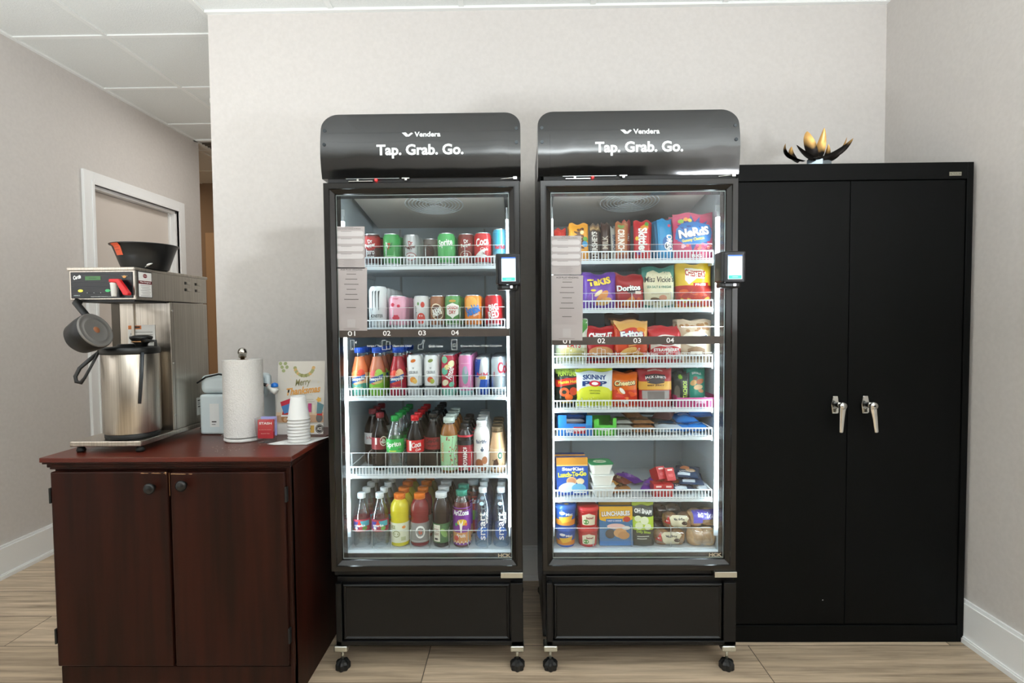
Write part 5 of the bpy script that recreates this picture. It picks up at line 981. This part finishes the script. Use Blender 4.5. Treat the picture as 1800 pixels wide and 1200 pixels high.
# ------------------------------------------------------------ coffee machine
XA0, XB = -1.487, -1.256
T = thing('coffee_brewer', 'stainless steel coffee brewer with a black control panel on the wooden cabinet', 'coffee machine', (-1.37, 1.95, TZ))
B = MB().box(-1.492, XB + .002, 1.748, 2.155, TZ + .022, TZ + .040, STEEL); bs = B.build('base_plate', T, .003)
for x in (-1.475, -1.275):
    for y in (1.775, 2.14): MB().lathe([(.012, TZ + .0005), (.014, TZ + .006), (.008, TZ + .022)], RUBBER, 14, (x, y, 0)).build('foot', T)
B = MB().box(-1.470, XB, 1.925, 2.155, TZ + .04, 1.33, STEEL); tw = B.build('tower', T, .003)
B = MB().box(-1.470, -1.44, 1.9235, 1.9255, TZ + .05, 1.33, M('4c4740', .35, .9)).box(-1.395, -1.385, 1.918, 1.9255, TZ + .05, 1.33, STEEL); B.build('front_channel', tw, .001)
for z in (.92, 1.11, 1.30):
    n = 10; B = MB(); B.add([(XB + .002, 1.933 + .004 * math.cos(2 * PI * k / n), z + .004 * math.sin(2 * PI * k / n)) for k in range(n)] + [(XB, 1.933 + .004 * math.cos(2 * PI * k / n), z + .004 * math.sin(2 * PI * k / n)) for k in range(n)], [tuple(range(n))] + [(k, (k + 1) % n, (k + 1) % n + n, k + n) for k in range(n)], CHROME); B.build('screw', tw)
MB().box(XB, XB + .0006, 1.94, 1.9408, TZ + .04, 1.33, M('3c3a36', .5)).build('panel_seam', tw)
hd = MB().box(-1.474, XB, 1.752, 2.155, 1.333, 1.432, STEEL).build('brew_head', T, .002)
MB().box(-1.478, XB + .003, 1.746, 2.16, 1.428, 1.439, STEEL).build('head_lid', T, .003)
MB().box(-1.468, XB - .01, 1.76, 1.92, 1.326, 1.333, RUBBER).build('basket_rail', hd)
cp = MB().box(-1.468, -1.263, 1.7495, 1.753, 1.338, 1.424, M('0d1014', .25)).build('control_panel', hd, .0015)
cx = (-1.468 - 1.263) / 2
S = [('t', 'Curtis', -.78, .62, .26, .3, 'e8e8e4', 12, .04, .35), ('r', -.52, .38, -.02, .68, '3d6b3a'), ('r', -.4, .5, -.15, .56, '2c4a2c'), ('e', -.68, -.42, .085, .11, 'd9cf4a'), ('e', .2, -.42, .085, .11, '3fae6a'), ('e', .75, .62, .06, .1, 'c98a3a'), ('r', .66, .66, .86, .69, 'a99a7a'), ('t', 'GEMINI', -.8, -.78, .2, .07, 'a8b4b0'), ('t', 'GENERATION THREE COFFEE BREWING SYSTEM', .0, -.88, .7, .045, 'c8ccc8')]
for z in (.82, -.1, -.22, -.62, .2): S.append(('r', -.95, z, .55, z + .012, '2b3238'))
for k in range(3): S.append(('e', -.45 + .22 * k, -.58, .012, .02, 'c8ccc8'))
printed(S, .1025, .043, flatmap(cx, 1.7495, 1.381), 'panel_lettering', cp, L=1)
px_ = -1.31
B = MB(); 
B.prism([(px_ - .012, 1.399), (px_ + .02, 1.399), (px_ + .052, 1.353), (px_ + .05, 1.345), (px_ + .034, 1.346), (px_ + .012, 1.386), (px_ - .012, 1.388)], 1.722, 1.738, M('c4141a', .25))
B.build('hot_water_lever', hd, .003)
B = MB().lathe([(.007, 1.342), (.008, 1.345), (.010, 1.38), (.011, 1.386), (.006, 1.388)], M('c9c9c2', .3), 16, (px_ - .002, 1.732, 0)).box(px_ - .008, px_ + .004, 1.732, 1.75, 1.372, 1.386, M('c9c9c2', .3))
B.build('hot_water_tap', hd)
# stickers on the side (plane x = XB)
def side(S, y0, z0, hy, hz, name, par): return printed(S, hy, hz, lambda x, z, off: (XB + .0006 + off, y0 + x, z0 + z), name, par, L=1, step=.0001)
tag(side([('r', -1, -1, 1, 1, '2a2a2c'), ('r', -.93, -.95, .93, .95, 'eceae6'), ('e', 0, .68, .3, .16, '7a1f26'), ('r', -.25, .66, .25, .7, 'e0d0cc'), ('r', -.93, .05, .93, .3, '6e1a22'), ('t', 'The Original', 0, .18, 1.5, .14, 'f0ece8', 0, .03)] + [('r', -.7 + .1 * (k % 3), -.08 - .13 * k, .7 - .1 * (k % 2), -.05 - .13 * k, 'a09a98') for k in range(7)], 1.798, 1.384, .034, .043, 'sticker', hd), 'white and dark red sticker')
side([('r', -1, -1, 1, 1, 'e2e2dc'), ('r', -.8, .6, .3, .72, '3a3a3a'), ('r', -.8, .2, .9, .26, '5a5a5a'), ('r', -.8, -.1, .9, .0, '2a2a2a'), ('r', -.8, .4, .5, .45, '8a8a8a'), ('r', -.4, -.7, .6, -.62, '8a8a8a')], 2.105, .93, .042, .034, 'rating_plate', tw)
for yy in (2.02, 2.085):
    for zz in (1.375, 1.40):
        B = MB(); B.add([(XB, yy, zz), (XB + .005, yy, zz + .002), (XB, yy + .035, zz), (XB + .005, yy, zz + .009), (XB, yy, zz + .011), (XB, yy + .035, zz + .011)], [(0, 1, 2), (1, 3, 5, 2), (3, 4, 5), (0, 4, 3, 1)], STEEL)
        B.box(XB + .0003, XB + .001, yy - .008, yy, zz, zz + .01, RUBBER).build('louvre', hd)
S = [('r', -1, -1, 1, 1, 'dcdad4'), ('r', -.97, .78, .0, .97, 'd0742a'), ('r', -.6, .83, -.1, .93, '2c2018')]
for k in range(4): S += [('p', [(-.9, .5 - .42 * k - .12), (-.65, .5 - .42 * k - .12), (-.775, .5 - .42 * k + .1)], '4a4844'), ('p', [(-.85, .5 - .42 * k - .09), (-.7, .5 - .42 * k - .09), (-.775, .5 - .42 * k + .06)], 'dcdad4')]
for k in range(12): S.append(('r', -.5, .62 - .135 * k, .85 - .3 * (k % 3 == 2), .65 - .135 * k, '8f8c86'))
p0, p1 = W(225, 571, 1.925), W(275, 640, 1.925)
printed(S, (p1.x - p0.x) / 2, (p0.z - p1.z) / 2, flatmap((p0.x + p1.x) / 2, 1.924, (p0.z + p1.z) / 2), 'warning_label', tw, L=1)
# airpot
ax, ay = -1.340, 1.836; zb = TZ + .0405
A = thing('coffee_airpot', 'round stainless steel coffee dispenser with a black lid standing under the brewer', 'airpot', (ax, ay, zb))
MB().lathe([(.079, 0), (.081, .004), (.081, .016), (.078, .018)], RUBBER, 40, (ax, ay, zb)).build('foot_ring', A)
MB().lathe([(.083, .018), (.0845, .022), (.0845, .292), (.082, .297)], STEEL, 48, (ax, ay, zb), caps=False).build('steel_body', A)
l_ = MB().lathe([(.086, .285), (.088, .289), (.088, .304), (.084, .309), (.04, .311), (.038, .318), (0, .318)], BLKPL, 40, (ax, ay, zb)).build('lid', A)
zt = zb + .3
B = MB().lathe([(.018, .0), (.02, .012), (.026, .016), (.028, .022), (.03, .024), (.034, .030), (.034, .036), (.02, .040), (0, .04)], BLKPL, 24, (ax + .045, ay - .01, zt + .008)); B.lathe([(.0285, .0175), (.0285, .0205)], M('b98a5a', .4), 24, (ax + .045, ay - .01, zt + .008)); B.build('pump_knob', l_)
B = MB().tube([(ax + .05, ay - .02, zt + .032), (ax + .10, ay - .05, zt + .03), (ax + .128, ay - .06, zt + .03), (ax + .1285, ay - .06, zt + .012)], [.009, .005, .0045, .005], BLKPL, 10); B.build('pour_lever', l_)
hp = [(-.083, -.03, -.005), (-.098, -.055, -.03), (-.118, -.075, -.058), (-.128, -.082, -.085), (-.124, -.084, -.102), (-.110, -.082, -.106), (-.1, -.078, -.09), (-.088, -.07, -.06), (-.076, -.055, -.02), (-.074, -.045, .0)]
MB().tube([(ax + a, ay + b_, zt + c) for a, b_, c in hp], [.009, .009, .0085, .008, .0075, .007, .005, .0045, .0045, .005], BLKPL, 10, .7).build('carry_handle', A)
MB().tube([(ax + .076, ay - .05, zt - .008), (ax + .074, ay - .055, zt - .09), (ax + .068, ay - .06, zt - .18)], [.0065, .006, .0055], M('2c3136', .3), 8, .5).build('sight_tube', A)
# brew basket
c = W(167, 581, 1.70); nrm = Vector((.91, -.12, .40)).normalized()
Kt = thing('brew_basket', 'black brew basket with a grey lid hanging tilted at the left under the brewer', 'brew basket', tuple(c))
rot = nrm.to_track_quat('Z', 'Y').to_matrix().to_4x4(); mt_ = Matrix.Translation(c) @ rot
MB().lathe([(.02, -.076), (.04, -.074), (.051, -.062), (.057, -.03), (.059, -.002), (.057, .0)], BLKPL, 36, smooth=True).xf(mt_).build('basket', Kt)
ld = MB().lathe([(.0575, -.004), (.0575, .004), (.054, .006), (.052, .0045), (.040, .0045), (.039, .006), (.037, .0045), (.012, .007), (0, .007)], M('75726e', .35, .3), 36).xf(mt_).build('basket_lid', Kt)
MB().lathe([(.012, .006), (.009, .0085), (0, .009)], M('8a5636', .5), 18).xf(mt_).build('spray_hole', ld)
a0 = mt_ @ Vector((0, 0, -.01)); h0 = W(150, 552, 1.715); h1 = W(135, 534, 1.735)
MB().tube([h0 + Vector((.012, 0, -.012)), h0, h1, h1 + Vector((.0, .01, .012))], [.013, .014, .014, .012], BLKPL, 10, .6).build('basket_handle', Kt)
# bowl on the machine
F = thing('filter_funnel', 'black plastic filter funnel with an orange sticker on top of the brewer', 'funnel', (-1.305, 1.875, 1.4395))
pf = [(.066, .0), (.070, .003), (.082, .04), (.096, .082), (.103, .083), (.104, .086), (.1, .087)]
MB().lathe([(r, z) for r, z in pf] + [(.094, .084), (.08, .04), (.066, .005), (0, .004)], BLKPL, 44, (-1.305, 1.875, 1.4395)).build('funnel_body', F)
fm_ = lathemap(pf)
def fo(x, z, off):
    q = fm_(x, z, off); return (q[0] - 1.305, q[1] + 1.875, q[2] + 1.4395)
tag(printed([('r', -.62, .52, -.22, .96, 'c8502c'), ('r', -.56, .8, -.3, .83, '9a3a20'), ('r', -.56, .7, -.3, .73, '9a3a20')], .1, .087, fo, 'sticker', F, L=.01), 'orange sticker')
for k in range(3):
    x = -1.262 - .004 * k; y = 1.815 + .012 * k; o = thing('plastic_spoon', 'white plastic spoon beside the black funnel, ' + ['nearest', 'middle', 'furthest'][k], 'spoon', (x, y, 1.4395), 'white spoons')
    z = 1.443 + .003 * k
    MB().tube([(x - .05, y + .02, z), (x - .01, y + .005, z), (x + .004 + .004 * k, y - .002, z + .006)], [.0025, .002, .002], M('eeeeea', .35), 6, .5).build('spoon_handle', o)
    MB().tube([(x + .004, y - .002, z + .005), (x + .012, y - .005, z + .010), (x + .022, y - .008, z + .012)], [.003, .006, .003], M('eeeeea', .35), 8, .4).build('spoon_bowl', o)

# ------------------------------------------------------------ things beside the coffee machine
tx, ty = XA(428, 1.955, 690), 1.955
T = thing('paper_towel_holder', 'standing paper towel holder with a domed steel finial', 'paper towel holder', (tx, ty, TZ))
MB().lathe([(.066, .0005), (.069, .004), (.069, .010), (.064, .014), (0, .016)], M('d8d8d4', .35), 40, (tx, ty, TZ)).build('base', T)
MB().lathe([(.0075, .01), (.0075, .30), (.0135, .302), (.0135, .314), (.0155, .3155), (.0158, .322), (.013, .331), (.007, .3365), (0, .338)], M('b8b4ac', .18, 1), 24, (tx, ty, TZ)).build('pole', T)
PAPER = noise_mat('paper_towel', 'cfcdc9', 'd8d6d2', nscale=220, rough=.9, bump=.5)
R_ = thing('paper_towel_roll', 'full white paper towel roll on the standing holder', 'paper towel', (tx, ty, TZ + .016))
B = MB(); n = 60; vs = []; zs = [.018, .022, .08, .16, .24, .292, .295]
for z in zs:
    for k in range(n):
        a = 2 * PI * k / n; fl_ = .004 * math.sin(a * 2 + 1) * (1 - z / .3); r = .0675 + .0035 * (1 - z / .3) + fl_ * .8
        vs.append((tx + r * math.sin(a), ty - r * math.cos(a), TZ + z + (.002 * math.sin(a + 1) if z > .29 else 0)))
o_ = len(zs) * n; vs += [(tx + .02 * math.sin(2 * PI * k / n), ty - .02 * math.cos(2 * PI * k / n), TZ + .294) for k in range(n)] + [(tx + .02 * math.sin(2 * PI * k / n), ty - .02 * math.cos(2 * PI * k / n), TZ + .02) for k in range(n)]
B.add(vs, [(i * n + k, i * n + (k + 1) % n, (i + 1) * n + (k + 1) % n, (i + 1) * n + k) for i in range(len(zs)) for k in range(n)] + [(o_ + k, o_ + (k + 1) % n, o_ + n + (k + 1) % n, o_ + n + k) for k in range(n)], PAPER, True); B.build('paper', R_)
MB().tube([(tx - .068, ty + .01, TZ + .02), (tx - .074, ty - .01, TZ + .02), (tx - .072, ty - .025, TZ + .019)], .001, PAPER, 4).build('loose_edge', R_)
MB().lathe([(.02, .02), (.0205, .2935), (.0188, .2935), (.0186, .02)], M('a98a68', .8), 24, (tx, ty, TZ)).build('cardboard_core', R_)
# pale blue appliance behind the towel
wx0, wx1 = -1.228, XA(474, 2.1, 700)
PB = M('d3dfe2', .35)
T = thing('water_dispenser', 'pale blue countertop water dispenser partly hidden behind the paper towel roll', 'water dispenser', ((wx0 + wx1) / 2, 2.1, TZ))
MB().box(wx0, wx1 - .004, 2.035, 2.165, TZ + .0005, TZ + .155, PB).build('lower_body', T, .01, seg=4)
MB().box(wx0, wx1 - .012, 2.04, 2.16, TZ + .157, TZ + .228, PB).build('upper_body', T, .02, seg=4)
MB().tube([(wx1 - .014, 2.09, TZ + .225), (wx1 + .0, 2.085, TZ + .215), (wx1 + .003, 2.08, TZ + .18), (wx1 - .006, 2.08, TZ + .14)], [.008, .012, .012, .008], PB, 12).build('side_grip', T)
MB().tube([(wx0 - .005, 2.035, TZ + .2), (wx0 + .03, 2.033, TZ + .222), (wx0 + .08, 2.033, TZ + .233), (wx0 + .14, 2.033, TZ + .225)], .0035, RUBBER, 8).build('carry_handle', T)
printed([('r', -1, -1, 1, 1, 'e8eae8')] + [('r', random.uniform(-.6, .5), random.uniform(-.1, .5), 0, 0, '2c2c2c') for _ in range(0)] + [('r', -.6, -.6, .4, -.5, '3a3a3a'), ('r', -.6, -.8, .2, -.75, '3a3a3a')], .018, .045, flatmap(wx0 + .058, 2.035, TZ + .075), 'paper_label', T, L=1)
sx, sz = XA(467, 2.03, 680), ZA(676, 2.03, 467)
B = MB().tube([(wx1 - .01, 2.04, sz + .004), (sx + .006, 2.03, sz - .002)], .006, BLKPL, 10).tube([(sx + .006, 2.03, sz - .002), (sx + .014, 2.026, sz - .007)], [.0065, .007], M('d8b8b0', .4), 10).tube([(sx + .014, 2.026, sz - .007), (sx + .045, 2.02, sz - .026)], [.0105, .0125], M('e6e6e0', .35), 14)
B.build('spout', T)
MB().lathe([(.013, .0), (.0135, .004), (.012, .012), (.005, .016), (0, .017)], M('1a6ec8', .3), 20, (sx + .037, 2.024, sz - .008)).build('tap_button', T)
# tea
kx = XA(469, 1.9, 750)
T = thing('tea_bag_caddy', 'clear plastic cup holding tea bag packets, beside the paper towel base', 'tea caddy', (kx, 1.9, TZ))
rr = []
for z, s in ((.0005, .8), (.045, .92), (.090, 1.0)): rr.append([(kx + a * .034 * s, 1.9 + b_ * .022 * s, TZ + z) for a, b_ in ((-1, -1), (1, -1), (1, 1), (-1, 1))])
vs = sum(rr, []); MB().add(vs, [(i * 4 + k, i * 4 + (k + 1) % 4, i * 4 + 4 + (k + 1) % 4, i * 4 + 4 + k) for i in range(2) for k in range(4)] + [(3, 2, 1, 0)], clear_mat('caddy_plastic', (.93, .94, .95, 1), .1, .04, .5)).build('clear_cup', T)
for k in range(4):
    o = carton('tea_packet', ['red tea packet with white lettering in the clear cup, in front', 'red tea packet just behind the front one in the clear cup', 'lavender tea packet at the back of the clear cup', 'pale lilac tea packet behind the red ones in the clear cup'][k], 'tea bag', .056, .066, .004, ['c3172a', 'b8162a', '8f94c8', 'b3b4d8'][k], [('t', 'STASH', 0, .82, 1.6, .13, wt, 0, .03), ('t', 'English Breakfast', .0, .47, 1.6, .05, 'e8b8a8'), ('t', 'BLACK TEA', 0, .27, 1.1, .045, 'e8b8a8')] if k == 0 else None)
    o['group'] = 'tea packets'; o.location = (kx + [0, 0, .006, .003][k], 1.890 + .0065 * k, TZ + [.016, .017, .026, .022][k]); o.rotation_euler = (-.04, 0, 0)
# sign
sw, sh_ = .182, .279; C0 = Vector((XA(529, 2.06, 700) + .004, 2.03, TZ + .001))
T = thing('festive_sign', 'cream holiday party sign in a clear stand, leaning behind the paper cups', 'sign', tuple(C0), rot=(-.13, 0, 0), local=True)
def lb(b): return b
MB().box(-sw / 2 - .001, sw / 2 + .001, .001, .003, 0, sh_ + .004, ACRYL).box(-sw / 2, sw / 2, -.02, .02, -.0, .002, ACRYL).build('clear_stand', T, off=(0, 0, 0))
S = [('r', -1, 0, 1, 1, 'cfcac0')]
for k in range(13):
    a = PI * (1.05 + .9 * k / 12); S += [('e', .12 + .40 * math.cos(a), .93 + .13 * math.sin(a), .07, .025, random.choice(['8a8a52', '9fa06a', 'c9a468']), random.uniform(0, 180))]
for k in range(5): S.append(('e', -.9 + .07 * k, .97 - .05 * (k % 3), .07, .025, '98a070', 40 * k))
S += [('s', random.uniform(-.9, .9), random.uniform(.55, .9), .025, 5, 'd8c8a0') for _ in range(14)]
S += [('t', 'Merry', .08, .70, .66, .12, '7d7a4c', 6, .01, .35), ('t', 'Thanksmas', .12, .60, 1.45, .10, 'd89a4a', 6, .03, .35), ('r', -.3, .535, .5, .54, 'b0b0a0')]
S += [('r', .2, .47, .55, .475, 'a8a090'), ('r', .2, .44, .6, .445, 'a8a090'), ('s', .78, .47, .13, 5, 'e0b050'), ('r', -1, .16, 1, .3, 'c8a080'), ('r', -1, .26, 1, .3, 'dcc0a0'), ('e', -.62, .22, .17, .06, 'b07a48'), ('e', -.62, .20, .07, .03, 'd8b088'), ('p', [(-.78, .25), (-.72, .33), (-.5, .33), (-.42, .25)], 'c03028'), ('r', -.8, .24, -.42, .265, wt), ('e', .82, .22, .14, .06, '6a6a68'), ('p', [(.7, .26), (.75, .32), (.95, .3), (.94, .25)], 'c03028')]
S += [('p', [(-.85, .44), (-.42, .49), (-.36, .43), (-.8, .38)], 'c02a40'), ('p', [(-.8, .38), (-.36, .43), (-.45, .3), (-.68, .28)], '4a80b8'), ('r', .33, .3, .48, .42, 'b83a78'), ('r', .5, .28, .64, .4, 'd8d0b8'), ('p', [(.72, .44), (1.0, .4), (.92, .28), (.7, .28)], '5a8088')]
S += [('r', -1, 0, 1, .14, 'ece8e2'), ('r', .35, .02, .62, .12, 'e0b45a'), ('r', -.45, .05, -.3, .055, '8a8a8a'), ('e', .84, .075, .17, .062, '3a3632'), ('e', .84, .075, .145, .053, 'c8c2b8'), ('e', .84, .075, .13, .047, '3a3632'), ('t', 'ACE', .84, .075, .2, .045, 'e0dcd4', 0, .04)]
printed(S, sw / 2, sh_, lambda x, z, off: (x, -off * .5, z), 'sign_print', T, L=1, step=.00008)
# napkin and cups
nx0 = XA(527, 1.9, 765)
T = thing('paper_napkin', 'white folded paper napkin lying under the stack of paper cups', 'napkin', (nx0, 1.9, TZ))
B = MB(); n = 10; vs = []; q = [Vector((-.098, -.045, 0)), Vector((.042, -.045, 0)), Vector((.098, .075, 0)), Vector((-.035, .075, 0))]
for side in (0, 1):
    for j in range(n + 1):
        for i in range(n + 1):
            u, v = i / n, j / n; p = (q[0] * (1 - u) + q[1] * u) * (1 - v) + (q[3] * (1 - u) + q[2] * u) * v
            vs.append((nx0 + p.x, 1.9 + p.y, TZ + .0012 + .008 * max(0, u - .75) * 4 * v + .003 * max(0, .2 - u) * 5 * (1 - v) - .0009 * side))
k1 = n + 1; q2 = k1 * k1
B.add(vs, [(j * k1 + i, j * k1 + i + 1, (j + 1) * k1 + i + 1, (j + 1) * k1 + i) for j in range(n) for i in range(n)] + [(q2 + j * k1 + i + 1, q2 + j * k1 + i, q2 + (j + 1) * k1 + i, q2 + (j + 1) * k1 + i + 1) for j in range(n) for i in range(n)], M('d2d2cf', .8), True); B.build('napkin_sheet', T)
kx, ky = XA(527, 1.925, 730), 1.915
for k in range(8):
    o = thing('paper_cup', 'white paper cup in the upside-down stack, ' + ['bottom one', 'second from the bottom', 'third from the bottom', 'fourth from the bottom', 'fourth from the top', 'third from the top', 'second from the top', 'topmost'][k], 'paper cup', (kx, ky, TZ + .0022 + .0112 * k), 'stacked paper cups')
    MB().lathe([(.0375, 0), (.0395, .001), (.0395, .0035), (.0372, .0045), (.0255, .082), (.0235, .083), (.0235, .081), (0, .081)], M('d6d6d3', .55), 32, (kx, ky, TZ + .0022 + .0112 * k), caps=False).build('cup_wall', o)
